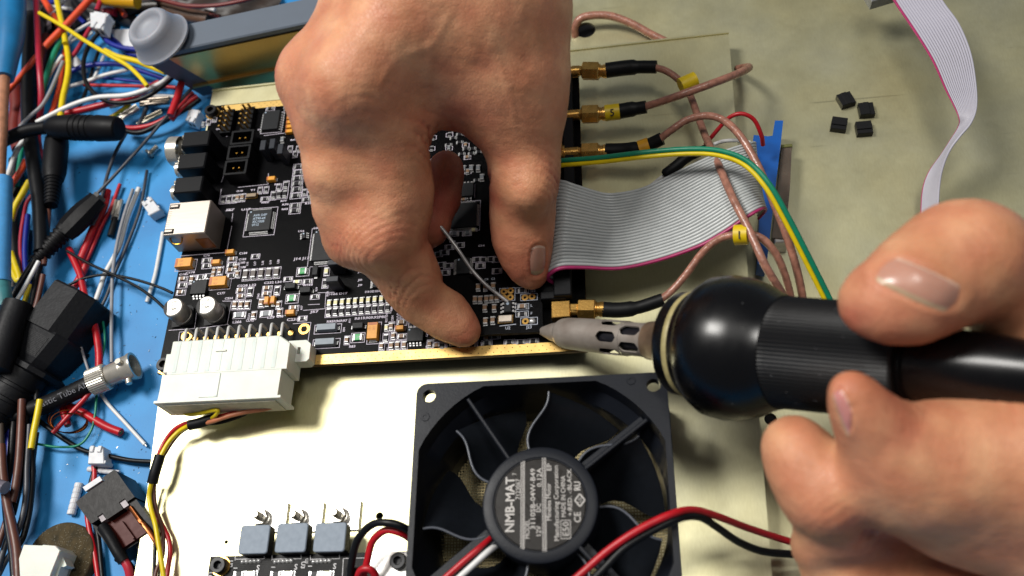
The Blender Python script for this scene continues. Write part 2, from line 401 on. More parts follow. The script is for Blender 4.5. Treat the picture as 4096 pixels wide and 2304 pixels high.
proto('tantalum_large', *tantal(7.0, 4.2, 2.6, ('100', '16V'))); proto('tantalum_small', *tantal(3.4, 1.9, 1.7)); 
def diode(L_, Wd, H, mtl):
    m_ = MB(); m_.box((0, 0, .1), (L_, Wd, H * .5), 0); m_.box((0, 0, .1 + H * .5), (L_, Wd, H * .5), 0, ch=.08, taper=.12)
    for s_ in (-1, 1): m_.box((s_ * (L_ / 2 + .3), 0, .01), (1.0, Wd * .55, .2), 1)
    return m_, [mtl, SOLDER]
proto('diode_grey', *diode(7.6, 2.7, 2.2, mat('diode_body', '7d8790', .5, var=.06))); proto('diode_black', *diode(4.4, 2.5, 2.0, CHIPB))
def ic(bw, bh, H, nx, ny, pitch, lead=1.2, mark=None):
    m_ = MB(); m_.box((0, 0, .12), (bw, bh, H * .5), 0); m_.box((0, 0, .12 + H * .5), (bw, bh, H * .5), 0, ch=.06, taper=.12)
    def leads(n, ax, half):
        for i in range(n):
            t = (i - (n - 1) / 2) * pitch
            for s_ in (-1, 1):
                lw = pitch * .5
                if ax == 0: 
                    m_.box((t, s_ * (half + lead * .25), .12 + H * .3), (lw, lead * .5, .12), 1); m_.box((t, s_ * (half + lead * .72), .01), (lw, lead * .55, .14), 1); m_.box((t, s_ * (half + lead * .48), .1), (lw, .12, H * .35), 1)
                else:
                    m_.box((s_ * (half + lead * .25), t, .12 + H * .3), (lead * .5, lw, .12), 1); m_.box((s_ * (half + lead * .72), t, .01), (lead * .55, lw, .14), 1); m_.box((s_ * (half + lead * .48), t, .1), (.12, lw, H * .35), 1)
    if nx: leads(nx, 0, bh / 2)
    if ny: leads(ny, 1, bw / 2)
    m_.lathe([(0, .35), (.015, .35)], (-bw / 2 + .9, bh / 2 - .9, .12 + H), n=10, mi=2)
    if mark:
        for i, t in enumerate(mark): text(m_, t, (-bw * .28, bh * .18 - i * bh * .15, .13 + H), bh * .15, 0, 2, bold=.03)
    return m_, [CHIPB, SOLDER, CHIPM]
proto('microcontroller_chip', *ic(10, 10, 1.4, 16, 16, .5, 1.1, ('AVR DSP', 'AT90-64', 'XC1028', '0712')))
proto('gate_chip', *ic(7.5, 10.2, 2.0, 0, 8, 1.27, 1.4)); proto('memory_chip', *ic(5.2, 7, 1.0, 0, 12, .55, 1.1)); proto('logic_chip', *ic(14, 14, 1.4, 22, 22, .55, 1.1))
proto('regulator_chip', *ic(6.6, 6.4, 1.7, 4, 0, 1.4, 1.5)); proto('power_chip', *ic(6.2, 5.6, 1.6, 4, 0, 1.27, 1.3)); proto('small_chip', *ic(1.8, 3, 1.1, 0, 3, .95, .9))
m_ = MB(); m_.box((0, 0, .02), (5.0, 2.3, .5), 1); m_.box((0, 0, .5), (4.6, 2.0, .9), 0, ch=.25); proto('crystal', m_, [CRYS, GOLD])
m_ = MB(); m_.box((0, 0, 0), (2.3, 5.0, 2.4), 0, ch=.12)
for yy in (-1.27, 1.27): m_.box((0, yy, 2.3), (.64, .64, 5.6), 1)
proto('pin_header', m_, [BLACKP, GOLDPIN])
m_ = MB(); m_.box((0, 0, 2.6), (2.4, 5.0, 5.6), 0, ch=.2); m_.box((0, 0, 0), (2.3, 5.0, 2.4), 0)
proto('jumper_cap', m_, [mat('jumper_black', '2c2f36', .36, spec=.3, var=.08), GOLDPIN])
RING = MB(); RING.prism(circ(2.25, 26), .01, .05, 0, [circ(1.25, 20)]); RING.prism(circ(1.2, 20), .008, .012, 1); proto('plated_hole', RING, [GOLD, mat('hole_dark', '120d06', .9)])

A0 = math.radians(.0)
def comp(name, px, py, rot=0., outline=None, sc=1., pname=None, par=None, z=0.):
    x, y, _ = P(px, py, z + .4)
    o = inst(pname or name, PROTO[name], par or board, (x, y, z), rot)
    if sc != 1: o.scale = (sc, sc, sc)
    if outline:
        w_, h_ = outline
        srect(silk, x, y, w_ * sc, h_ * sc, rz=rot)
    return o
R90 = math.pi / 2
c5 = lambda x, y: (600 + x / 2.415, 350 + y / 2.415)
c6 = lambda x, y: (600 + x / 2.415, 900 + y / 2.415)
cA = lambda x, y: (1300 + x / 2.415, 900 + y / 2.415)
cB = lambda x, y: (1650 + x / 2.337, 380 + y / 2.337)
O2 = (3.3, 1.9)
def row(name, f, pts, rot=0., ol=O2, sc=1., pname=None):
    for p in pts: comp(name, *f(*p), rot, ol, sc, pname)
# crop 5
row('resistor', c5, [(705, 1080), (760, 1075), (815, 1070)], R90, sc=1.25); row('ceramic_capacitor', c5, [(848, 1065), (893, 1060)], R90, sc=1.2)
comp('crystal', *c5(985, 1050), .0, None)
row('resistor', c5, [(1435, 760), (1430, 818), (1422, 875), (1417, 927), (1415, 982), (1405, 1042)], 0, sc=1.45)
row('resistor', c5, [(1400, 1140), (1395, 1187)], 0, sc=1.45); row('resistor', c5, [(1190, 1040), (1245, 1030), (1300, 1025), (1310, 940)], R90, sc=1.3)
row('resistor', c5, [(1110, 1075), (1510, 1080)], 0, sc=1.2)
row('grey_capacitor', c5, [(1310, 190), (1280, 505)], R90, None, 1.2); row('grey_capacitor', c5, [(515, 355)], R90, None, 1.1); row('resistor', c5, [(1160, 200)], 0, sc=1.2)
for i, yy in enumerate((262, 305, 348, 390, 435)): comp('tantalum_small', *c5(1368 - i * 4, yy), 0, None, .98, 'tantalum_capacitor')
comp('tantalum_small', *c5(1180, 895), 0, None, 1.1, 'tantalum_capacitor'); comp('gate_chip', *c5(1180, 335), 0, (9.4, 10.8)); comp('microcontroller_chip', *c5(1065, 1293), 0, (13.2, 13.2))
for (x, y) in ((1110, 570), (1198, 555), (1275, 605)): comp('jumper_cap', *c5(x + 50, y + 90), 0, None)
comp('small_chip', *c6(1490, 105), .1)
# crop 6
for (x, y) in ((345, 385), (675, 565)): comp('tantalum_large', *c6(x, y), 0, (8.8, 5.0), 1, 'tantalum_capacitor')
for (x, y) in ((782, 272), (648, 370), (1362, 855)): comp('tantalum_small', *c6(x, y), 0, None, 1.1, 'tantalum_capacitor')
for (x, y) in ((1135, 740), (1195, 735)): comp('tantalum_small', *c6(x, y), R90, None, 1, 'tantalum_capacitor')
comp('regulator_chip', *c6(485, 610), 0)
row('resistor', c6, [(545, 340), (545, 392), (785, 385), (785, 488), (490, 500), (570, 490), (310, 580)], 0, sc=1.25)
row('ceramic_capacitor', c6, [(790, 330), (775, 435), (315, 520), (295, 650), (875, 630), (875, 690), (1130, 610), (1120, 665), (1385, 800)], 0, sc=1.2)
row('ceramic_capacitor', c6, [(675, 440), (405, 525), (820, 770), (880, 770), (940, 768), (1075, 750)], R90, sc=1.25)
row('resistor', c6, [(965, 640), (1225, 630), (1690, 560)], R90, sc=1.3); row('resistor', c6, [(1520, 545)], 0, sc=1.2)
row('shunt_resistor', c6, [(860, 868), (1120, 855)], 0, (5.4, 2.9), .95)
row('ferrite_bead', c6, [(925, 480), (1000, 474), (1075, 468), (1150, 462), (1225, 456)], R90, (5.2, 2.7), 1.0)
row('fuse', c6, [(1475, 447), (1370, 708)], 0, (5.2, 3.9)); row('diode_black', c6, [(1365, 602), (1510, 642)], 0, None, 1, 'diode'); comp('diode_black', *c6(1605, 455), R90, None, .9, 'diode')
row('led', c6, [(1705, 447)], R90, (3.2, 1.9), 1.15); row('led', c6, [(1420, 550)], 0, (3.2, 1.9), 1.05)
row('plated_hole', c6, [(350, 1068), (1485, 1000)], 0, None)
row('diode_grey', c6, [(1715, 1000), (1700, 1142)], .0, (10.5, 3.7), 1, 'diode')
for (x, y) in ((1815, 395), (1800, 555)):
    o = comp('jumper_cap', *c6(x + 20, y + 50), R90, None, .95)
# crop A
row('led', cA, [(40 + 63 * i, 755 - 5 * i) for i in range(10)], R90, None, 1.1); row('resistor', cA, [(33 + 63.5 * i, 840 - 4.5 * i) for i in range(10)], R90, (3.3, 2.05), 1.28)
comp('memory_chip', *cA(530, 530), 0); comp('logic_chip', *c6(1745, 200), 0, (17.5, 17.5)); comp('diode_black', *cA(325, 985), 0, None, .95, 'diode')
comp('tantalum_large', *cA(472, 1040), -R90, (9.0, 5.2), .97, 'tantalum_capacitor'); row('fuse', cA, [(315, 1085), (738, 752)], 0, (5.2, 3.9))
comp('power_chip', *cA(878, 1068), 0, None); row('led', cA, [(592, 990)], R90, None, .95)
row('ceramic_capacitor', cA, [(640, 978), (640, 1165), (700, 1160), (765, 1158)], R90, sc=1.2); comp('tantalum_small', *cA(725, 1003), 0, None, 1, 'tantalum_capacitor')
row('ceramic_capacitor', cA, [(740, 1075), (740, 940), (1080, 1100), (1080, 1162)], 0, sc=1.2); row('resistor', cA, [(585, 1090), (1160, 1080)], R90, sc=1.25); row('resistor', cA, [(1080, 1040)], 0, sc=1.2)
row('led', cA, [(1240, 1145)], 0, None, 1.1); row('resistor', cA, [(1330, 1160), (1420, 1155), (1560, 1140), (1780, 1130), (1890, 1130), (2010, 1120), (1640, 1070), (1330, 1090)], 0, sc=1.2)
row('ceramic_capacitor', cA, [(1560, 1090), (1450, 1100)], R90, sc=1.1)
# dim field of parts between the fingers and behind the hand
row('resistor', cB, [(400, 330), (440, 365), (380, 400), (440, 440), (335, 465), (500, 330), (560, 335), (610, 330), (500, 500), (560, 500), (620, 530), (670, 525), (460, 550), (550, 545)], 0, None, 1.1)
row('grey_capacitor', cB, [(480, 690), (550, 685), (615, 685), (420, 790), (650, 770)], R90, None, 1.3); row('resistor', cB, [(600, 795)], 0, None, 1.0)
comp('regulator_chip', *cB(500, 900), 0, (7, 6)); comp('memory_chip', *cA(1335, 400), 0); comp('logic_chip', *cB(470, 1130), 0, (17, 17), .8)
row('grey_capacitor', cB, [(395, 1300), (515, 1290)], 0, None, 1.2); row('led', cB, [(570, 1260)], 0, None, 1.0)
row('resistor', cA, [(1150, 260), (1200, 210), (1300, 190), (1120, 380), (1190, 390), (1160, 455), (1470, 330), (1530, 330), (1600, 325), (1660, 330), (1500, 390), (1090, 280), (1240, 80), (1370, 75), (1660, 440)], 0, (3.2, 1.9), 1.15)
row('resistor', c6, [(1015, 300), (1330, 520), (1590, 690), (1470, 900)], 0, O2, 1.1); row('ceramic_capacitor', c6, [(620, 440), (610, 480), (830, 410), (845, 470), (1000, 870), (1240, 770), (1250, 840)], R90, O2, 1.1)
row('resistor', c5, [(1060, 990), (1120, 985), (1490, 1010), (1540, 1030), (1350, 590), (1400, 640), (1430, 590), (620, 300), (560, 330), (1240, 960)], R90, O2, 1.05); row('ceramic_capacitor', cA, [(545, 1170), (660, 1070), (1010, 1010), (1150, 1010), (1010, 1150), (210, 1110)], R90, O2, 1.1)
row('resistor', cA, [(830, 960), (900, 950), (960, 945), (1130, 1160), (1230, 1080)], R90, O2, 1.0)
rs = random.Random(11)
for gx in range(7):
    for gy in range(9):
        x, y = 72 + gx * 7.5 + rs.uniform(-1, 1), 62 + gy * 6.2 + rs.uniform(-1, 1)
        if rs.random() < .75:
            inst(rs.choice(['resistor', 'ceramic_capacitor', 'grey_capacitor']), PROTO[rs.choice(['resistor', 'ceramic_capacitor', 'grey_capacitor'])], board, (x, y, 0), rs.choice([0, R90]))
            srect(silk, x, y, 2.8, 1.8, rz=0)
# designators
for s_, f, x, y, h, wd in [('C184', c6, 860, 285, 1.2, 80), ('C182', c6, 855, 342, 1.1, 75), ('C183', c6, 850, 375, 1.1, 70), ('C188', c6, 850, 420, 1.1, 75), ('C76', c6, 515, 305, 1.1, 65),
    ('C178', c6, 345, 470, 1.0, 90), ('C185', c6, 280, 488, 1.0, 90), ('C228 L32', c6, 840, 600, 1.2, 185), ('C232 L34', c6, 1100, 570, 1.2, 170), ('C177', c6, 645, 672, 1.2, 80), ('C234', c6, 720, 720, 1.1, 80),
    ('L266', c6, 795, 950, 1.3, 85), ('CU12', c6, 925, 935, 1.2, 75), ('L29', c6, 1130, 905, 1.3, 70), ('C13', c6, 1220, 895, 1.2, 65), ('C231', c6, 1320, 928, 1.4, 100), ('J57', c6, 1550, 850, 1.2, 75), ('J14 J17', c6, 1390, 340, 1.4, 150),
    ('D166 D17', c6, 1710, 680, 1.1, 190), ('R95R96R97', c6, 1705, 945, 1.2, 190), ('R126', c6, 1480, 590, 1.1, 90), ('D22', c6, 1305, 530, 1.0, 75), ('U16', c6, 1430, 70, 1.1, 60), ('U38', c6, 1580, 40, 1.1, 60),
    ('D18 D22 D34 DC1', cA, 385, 655, 1.0, 190), ('R81R90R92P88', cA, 285, 915, 1.3, 300), ('C220', cA, 690, 870, 1.1, 90), ('C223', cA, 690, 895, 1.0, 90), ('C225', cA, 690, 920, 1.0, 90), ('R83', cA, 230, 1185, 1.2, 60), ('C23', cA, 1355, 548, 1.1, 60),
    ('U17', c5, 880, 1190, 1.2, 90), ('J27', c5, 735, 1190, 1.0, 80), ('C41 C42', c5, 835, 1010, 1.0, 60), ('R62', c5, 1075, 1120, 1.1, 70), ('R77', c5, 1260, 1105, 1.0, 60), ('R78', c5, 1275, 1140, 1.0, 60), ('R82', c5, 1270, 1185, 1.0, 60), ('R106', c5, 1495, 1130, 1.1, 80),
    ('C20', c5, 1075, 190, 1.0, 40), ('RC1', c5, 1355, 515, 1.0, 70), ('U7', c5, 1040, 415, 1.0, 40), ('Y1', c5, 970, 1000, 1.1, 40), ('R21', c5, 1200, 945, 1.0, 50), ('R18', c5, 640, 410, 1.0, 40), ('J8', c5, 740, 470, 1.2, 30), ('U25', cA, 1200, 170, 1.0, 60), ('C14', cA, 1480, 210, 1.0, 60), ('R5', cA, 100, 610, 1.0, 60), ('J6', cA, 320, 390, 1.0, 40), ('J7', cA, 320, 460, 1.0, 40), ('J8', cA, 320, 540, 1.0, 40), ('J9', cA, 320, 590, 1.0, 40)]:
    x, y, _ = P(*f(x, y), 0); mm = wd / 2.415 * MMPP(*f(x, y), 0)
    text(silk, s_, (x, y, .02), h * 1.1, 0, 0, mm, bold=.045)
for s_, f, x, y, h in [('L16', c6, 945, 395, 1.1), ('L17', c6, 1020, 390, 1.1), ('L18', c6, 1095, 385, 1.1), ('L19', c6, 1170, 378, 1.1), ('L20', c6, 1245, 372, 1.1), ('C243', c6, 1050, 715, 1.0), ('R33', c6, 1250, 880, 1.0), ('CU11', c6, 960, 910, 1.0), ('A17', c6, 1470, 820, 1.0), ('R131', c6, 1720, 690, 1.0), ('R19', c6, 1615, 640, 1.0), ('R21 R14', cA, 600, 940, 1.0), ('C204', cA, 658, 930, 1.0), ('C18', cA, 990, 1080, 1.0), ('C19', cA, 990, 1210, 1.0), ('D29', cA, 1180, 1200, 1.2), ('R127', cA, 560, 1245, 1.1), ('C211', cA, 610, 1240, 1.0), ('R88', cA, 650, 830, 1.0), ('A11', cA, 245, 945, 1.0), ('R94', cA, 190, 1030, 1.0)]:
    x, y, _ = P(*f(x, y), 0); text(silk, s_, (x, y, .02), h * 1.1, R90, bold=.045)
def sline(f, x0, y0, x1, y1, t=.22):
    a, b_ = P(*f(x0, y0), 0), P(*f(x1, y1), 0); d = math.dist(a[:2], b_[:2])
    silk.box(((a[0] + b_[0]) / 2, (a[1] + b_[1]) / 2, .004), (d, t, .03), 0, math.atan2(b_[1] - a[1], b_[0] - a[0]))
for q in [(c6, 180, 1018, 430, 1000), (c6, 430, 1000, 450, 850), (c6, 450, 1000, 760, 960), (c6, 745, 965, 790, 735), (c6, 700, 735, 800, 735), (c6, 285, 1035, 350, 1030), (c6, 285, 1035, 275, 1120), (c6, 1380, 955, 1555, 940), (c6, 1555, 940, 1525, 1130), (c6, 290, 300, 740, 265), (c6, 740, 265, 790, 10), (c6, 1480, 825, 1700, 808),
          (c6, 1700, 655, 1690, 800), (c6, 1620, 655, 1780, 650), (c6, 1525, 770, 1640, 765), (c5, 690, 915, 720, 830), (c5, 850, 965, 1140, 935), (c5, 1140, 935, 1145, 830), (c5, 1100, 465, 1300, 440), (c5, 665, 1130, 690, 980), (c5, 740, 1190, 800, 1190), (c5, 790, 1300, 800, 1215)]:
    sline(*q)
o = silk.build('silkscreen', SILK, board); o['kind'] = 'stuff'

# --- tall parts on the board
# electrolytic capacitors
ALU = mat('capacitor_can', 'bdbab3', .42, .75, var=.06); INK = mat('black_ink', '1a1a1c', .6); BASEP = mat('capacitor_base', '121216', .5, spec=.2)
def electro():
    m_ = MB(); m_.prism([(-4.3, -4.3), (4.3, -4.3), (4.3, 2.9), (2.9, 4.3), (-2.9, 4.3), (-4.3, 2.9)], .05, 1.0, 2)
    m_.lathe([(.9, 3.9), (1.1, 4.0), (1.9, 4.0), (2.1, 3.75), (2.4, 4.0), (8.3, 4.0), (8.75, 3.8), (8.9, 3.5)], n=36, mi=0, caps=False)
    m_.prism(circ(3.5, 36), 8.6, 8.9, 0)
    seg = [p for p in circ(3.75, 60) if p[0] < -1.9]; m_.prism(seg, 8.86, 8.915, 1)
    for i, t in enumerate(('T 100', '35V', '076M')): text(m_, t, (-1.75, 1.6 - i * 1.5, 8.92), 1.35, 0, 1, bold=.02)
    for a in (0, 1): m_.box((1.2, 0, 8.9), (3.4, .25, .02), 3, a * R90 + .3)
    return m_.mesh('electrolytic_capacitor', [ALU, INK, BASEP, mat('score_line', '8c8a84', .4, 1)], 40)
me = electro()
for (px, py) in ((691, 1228), (823, 1220)):
    x, y, _ = P(px, py, 8.9); inst('electrolytic_capacitor', me, board, (x, y, 0), .12)
# corner screws
def screwmesh():
    m_ = MB(); m_.lathe([(0, 2.6), (.1, 2.75), (2.5, 2.75), (2.9, 2.5), (2.9, 1.45)], n=28, caps=False); hexa = circ(1.45, 6)
    m_.loft([[(a, b, 2.9) for a, b in circ(1.45, 6)], [(a, b, 1.2) for a, b in hexa]], 0, False); m_.prism(hexa, 1.1, 1.2, 0)
    m_.lathe([(-.1, 3.3), (.05, 3.3)], n=24, mi=1)
    return m_.mesh('socket_screw', [mat('black_oxide_steel', '17181b', .4, .2, spec=.3, var=.1), GOLD], 30)
SCREW = screwmesh()
for (px, py) in ((650, 1455), (840, 437)):
    x, y, _ = P(px, py, 2.9); inst('socket_screw', SCREW, board, (x, y, 0), .3)
# two double row pin headers in the far corner
PH = MB()
for i in range(5):
    for j in range(2): PH.box((j * 2.54 - 1.27, i * 2.54 - 5.08, 2.4), (.7, .7, 3.6), 1)
PH.box((0, 0, 0), (5, 12.7, 2.4), 0, ch=.15)
phm = PH.mesh('double_pin_header', [BLACKP, mat('dull_gold_pin', 'b08a45', .35, .6)], None)
for (px, py) in ((905, 480), (985, 470)):
    x, y, _ = P(px, py, 3); inst('double_pin_header', phm, board, (x, y, 0), 0)
# shrouded two pin headers
SH = MB(); SH.prism(rrect(5, 3.6, .4), 0, 1.2, 0); SH.prism(rrect(5, 3.6, .4), 1.2, 7, 0, [rrect(4.1, 2.7, .3)[::-1]])
for s_ in (-1, 1): SH.box((s_ * 1.25, 0, 1.2), (.64, .64, 5.2), 1)
shm = SH.mesh('shrouded_header', [BLACKP, GOLDPIN], None)
for (px, py) in ((968, 548), (955, 608), (942, 668)):
    x, y, _ = P(px, py, 7); inst('shrouded_header', shm, board, (x, y, 0), 0)
# three black sockets at the left edge
JK = thing  # (kept simple: each socket is a part with its metal as sub-parts)
for i, (px, py) in enumerate(((783, 553), (767, 642), (752, 737))):
    x, y, _ = P(px, py, 11.5)
    m_ = MB(); m_.box((x, y, .1), (12.2, 7.9, 11.4), 0, ch=.5); s_o = m_.build('jack_socket', BLACKP, board, org=(x, y, 0))
    m_ = MB(); m_.lathe([(0, 3.3), (3.0, 3.3), (3.2, 3.0), (3.2, 1.8), (1, 1.8)], (x - 6.1, y + .3, 5.6), (-1, 0, 0), 22, caps=False); m_.build('jack_barrel', NICKEL, s_o, smooth=40)
    m_ = MB(); m_.box((x - 6.6, y + 2.9, 6.5), (2.0, 1.6, 3.6), 0, ch=.4); m_.box((x - 6.5, y - 3.0, 6), (1.6, 1.2, 3.2), 0, ch=.4); m_.build('jack_contact', NICKEL, s_o)
# big shell between the first two sockets
x, y, _ = P(690, 605, 6)
m_ = MB(); m_.lathe([(0, 6.3), (4.6, 6.3), (5.0, 5.9), (5.0, 3.2), (2, 3.2)], (x + 4.4, y, 5.5), (-1, .05, 0), 26, caps=False); m_.lathe([(0, 1.6), (6, 1.6)], (x + 4, y, 5.5), (-1, .05, 0), 14); m_.build('coaxial_socket', NICKEL, board, smooth=40)
# network socket with a metal shell
rj = [P(668, 813, 13.4), P(855, 795, 13.4), P(832, 925, 13.4), P(637, 948, 13.4)]
rx, ry = (rj[0][0] + rj[1][0] + rj[2][0] + rj[3][0]) / 4, (rj[0][1] + rj[1][1] + rj[2][1] + rj[3][1]) / 4
STEELS = mat('satin_steel', 'b3aaa0', .42, .85, var=.05, nscale=60, bump=.06, bscale=900, stretch=(.15, 1, 1))
m_ = MB(); m_.box((rx, ry, .1), (17.6, 15.2, 13.2), 0, ch=.35); net = m_.build('network_socket', STEELS, board, org=(rx, ry, 0))
for (dx_, dy_, w_, h_) in ((-6.2, 5.6, 4.2, 2.2), (-6.6, -5.9, 4.2, 2.2)):
    m_ = MB(); m_.box((rx + dx_, ry + dy_, 13.31), (w_, h_, .02), 1); m_.box((rx + dx_, ry + dy_, 13.33), (w_ * .8, h_ * .5, .5), 0, ch=.15); m_.build('spring_tab', [STEELS, mat('slot_dark', '15120f', .8)], net)
m_ = MB()
for i in range(9): m_.box((rx - 7.8, ry - 3.4 + i * .85, 13.31), (1.7, .18, .03))
m_.build('shell_ribs', mat('rib_line', '8d857c', .35, 1), net)
m_ = MB(); m_.box((rx + 5.5, ry - 7.7, 2), (5.5, .25, 7), 0); m_.build('shell_window', mat('amber_window', '9a5a18', .3), net)
m_ = MB(); m_.tube(spline([(rx - 7, ry - 7.7, 11), (rx - 6, ry - 9.2, 9.4), (rx - 3, ry - 9.2, 9.2), (rx - 2, ry - 7.7, 10.5)]), .35, 6); m_.build('spring_clip', GOLDPIN, net, smooth=60)
# power header: tinned pins bent down into the board, natural white housing
pins = [335, 440, 540, 645, 750, 850, 955, 1060, 1165, 1270]; pv = [1095, 1090, 1085, 1080, 1070, 1065, 1060, 1050, 1040, 1030]
hx0, hy0, _ = P(*c6(335, 1100), 5.5); hx1, hy1, _ = P(*c6(1270, 1040), 5.5)
m_ = MB(); m_.tube([(0, -1.2, 5.6), (0, 3.4, 5.6), (0, 3.9, 5.3), (0, 4.2, 4.6), (0, 4.2, .2)], .58, 8); pm = m_.mesh('header_pin', mat('bright_pin', 'dcdcda', .3, .25), 50)  # pale, barely metallic colour stands in for the lamp's reflection on the pins
for i in range(10):
    t = i / 9; inst('header_pin', pm, board, (hx0 + (hx1 - hx0) * t, hy0 + (hy1 - hy0) * t, 0))
PADG = MB()
for i in range(10):
    t = i / 9; PADG.prism(circ(1.1, 14, (hx0 + (hx1 - hx0) * t + 1.2, hy0 + (hy1 - hy0) * t + 2.4)), .01, .05, 0)
PADG.build('solder_pads', GOLD, board)
m_ = MB(); hxc = (hx0 + hx1) / 2
zt = 12.6
tlc, trc = P(693, 1366, zt), P(1139, 1336, zt); blc, brc = P(655, 1612, zt), P(1100, 1592, zt)
cxm = (tlc[0] + trc[0]) / 2; hw = (trc[0] - tlc[0]) / 2; yt = (tlc[1] + trc[1]) / 2; yb = (blc[1] + brc[1]) / 2
hl = .55 * (yt - yb)
print('header', hw * 2, yt - yb, yt)
m_.loft([[(cxm - hw, yy, zz) for yy, zz in ((yt, .4), (yt, zt - .5), (yt - .5, zt), (yt - hl, zt), (yt - hl, .4))], [(cxm + hw - 2.0, yy, zz) for yy, zz in ((yt, .4), (yt, zt - .5), (yt - .5, zt), (yt - hl, zt), (yt - hl, .4))],
         [(cxm + hw + 2.4, yy, zz) for yy, zz in ((yt - 3.2, .4), (yt - 3.2, zt - .5), (yt - 3.7, zt), (yt - hl, zt), (yt - hl, .4))]])
m_.box((cxm - hw - 1.2, yt - 3.4 - (hl - 3.4) / 2, 3), (2.4, hl - 3.4 - 2.4, zt - 4), 0, ch=.3)
hdr = m_.build('power_header', NATURAL, board, org=(cxm, yt, 0))
m_ = MB(); ex, ey, _ = P(1195, 1395, 8); m_.prism([(ex - 5, ey - 4.3), (ex + 2.6, ey - 4.3), (ex + 3.6, ey - 3.3), (ex + 3.6, ey + 2.6), (ex + 1.8, ey + 4.2), (ex - 5, ey + 4.2)], .3, 6.2, 0, [[(ex - 1.3, ey - 1.3), (ex - .1, ey - 1.3), (ex - .1, ey + 1.5), (ex - 1.3, ey + 1.5)]]); m_.build('header_ear', NATURAL, hdr)
m_ = MB()
for i in range(10):
    m_.box((cxm - hw + 2.6 + i * 4.2, yt - hl * .5, zt - .02), (1.6, hl - 1.2, .12), 0, ch=.06)
m_.build('header_ribs', NATURAL, hdr)
# edge connectors (gold coaxial jacks) along the right edge and the ribbon header
for px, py in ((2263, 285), (2258, 460), (2255, 610)):
    x, y, _ = P(px, py, 4)
    m_ = MB(); m_.box((x - 3.6, y, .05), (6.4, 6.4, 6.4), 0, ch=.2); s_o = m_.build('coaxial_jack', GOLD, board, org=(x, y, 0))
    m_ = MB(); m_.lathe([(0, 3.2), (.8, 3.2), (.8, 2.2), (6, 2.2)], (x - .3, y, 3.4), (1, 0, 0), 18); m_.build('jack_thread', GOLD, s_o, smooth=40)
x, y, _ = P(2242, 1235, 6.5); 
m_ = MB(); m_.box((x, y, .05), (6.6, 6.4, 6.4), 0, ch=.2); s_o = m_.build('coaxial_jack', GOLD, board, org=(x, y, 0))
m_ = MB(); m_.lathe([(0, 1.6), (6.2, 1.6), (6.2, 1.2)], (x + 3.3, y, 3.6), (1, 0, 0), 18); m_.build('jack_thread', GOLD, s_o, smooth=40); SMA1 = (x, y)
# black bracket rail along the right edge
m_ = MB(); rr = P(2308, 900, 0); m_.box((BW - 4.6, 78, .05), (4.0, 92, 4.5), 0, ch=.2); m_.build('edge_rail', BLACKP, board)
m_ = MB(); x, y, _ = P(2225, 1140, 6); m_.box((x - 1, y + 16, .05), (8.6, 44, 6.2), 0, ch=.3); m_.box((x - 1, y - 5, .05), (9.0, 3, 8.2), 0, ch=.3); m_.build('ribbon_socket', BLACKP, board)
# ------------------------------------------------------------------ cooling fan
FX, FY, FZ = 149.46, -60.17, 27.1
FANB = mat('fan_plastic', '181b22', .38, spec=.16, var=.1, nscale=150, bump=.12, bscale=1500); FAND = mat('fan_blade_plastic', '15181d', .34, spec=.25, var=.1)
fan = thing('cooling_fan', 'square black cooling fan with seven blades and a printed round hub label', 'fan', (FX, FY, ZT))
def cl(poly, h): return [(max(-h, min(h, a)), max(-h, min(h, b))) for a, b in poly]
off = lambda pl: [(FX + a, FY + b) for a, b in pl]
inner = cl(circ(42.3, 72), 38.2)
holes = [circ(2.15, 16, (sx * 35.75, sy * 35.75)) for sx in (-1, 1) for sy in (-1, 1)]
mb = MB(); mb.prism(off(rrect(40, 40, 3.4, 5)), FZ - 3.6, FZ, 0, [off(inner)] + [off(h) for h in holes])
# barrel: funnel from the clipped opening to the round throat
rings = [[(FX + a, FY + b, FZ - .01) for a, b in inner], [(FX + a * .985, FY + b * .985, FZ - 7) for a, b in inner], [(FX + a, FY + b, FZ - 11) for a, b in circ(38.0, 72)], [(FX + a, FY + b, ZT + 12) for a, b in circ(37.6, 72)]]
mb.loft([r[::-1] for r in rings], 0, False)
rings = [[(FX + a, FY + b, FZ - 3.5) for a, b in cl(circ(44.5, 72), 39.9)], [(FX + a, FY + b, ZT + 12) for a, b in cl(circ(42.5, 72), 39.9)]]
mb.loft(rings, 0, False)
for sx, sy in ((-1, 1), (1, 1)):
    c = (FX + sx * 36.6 - (0 if sx < 0 else 7.6), FY + sy * 28.6 + (0 if sx < 0 else 9), FZ)
    mb.lathe([(0, 1.45), (.22, 1.3), (.22, .8), (0, .75)], c, n=18, caps=False)
mb.build('fan_frame', FANB, fan, smooth=35)
mb = MB(); mb.prism(off(rrect(40.9, 40.9, 3)), ZT + .1, ZT + 6, 0, [off(circ(37.6, 60))]); mb.prism(off(rrect(40.5, 40.5, 3)), ZT + 6.1, ZT + 12, 0, [off(circ(37.6, 60))]); mb.build('filter_frame', mat('filter_black', '0b0b0d', .4), fan)
# wire mesh of the filter
mb = MB()
for i in range(-36, 37):
    h = math.sqrt(max(0, 37.5 ** 2 - (i) ** 2))
    if h < 2: continue
    mb.box((FX + i, FY, ZT + 5), (.42, 2 * h, .3)); mb.box((FX, FY + i, ZT + 5.2), (2 * h, .42, .3))
o = mb.build('filter_mesh', mat('filter_mesh_brass', '9a8c66', .4, .6, var=.15), fan); o['kind'] = 'stuff'
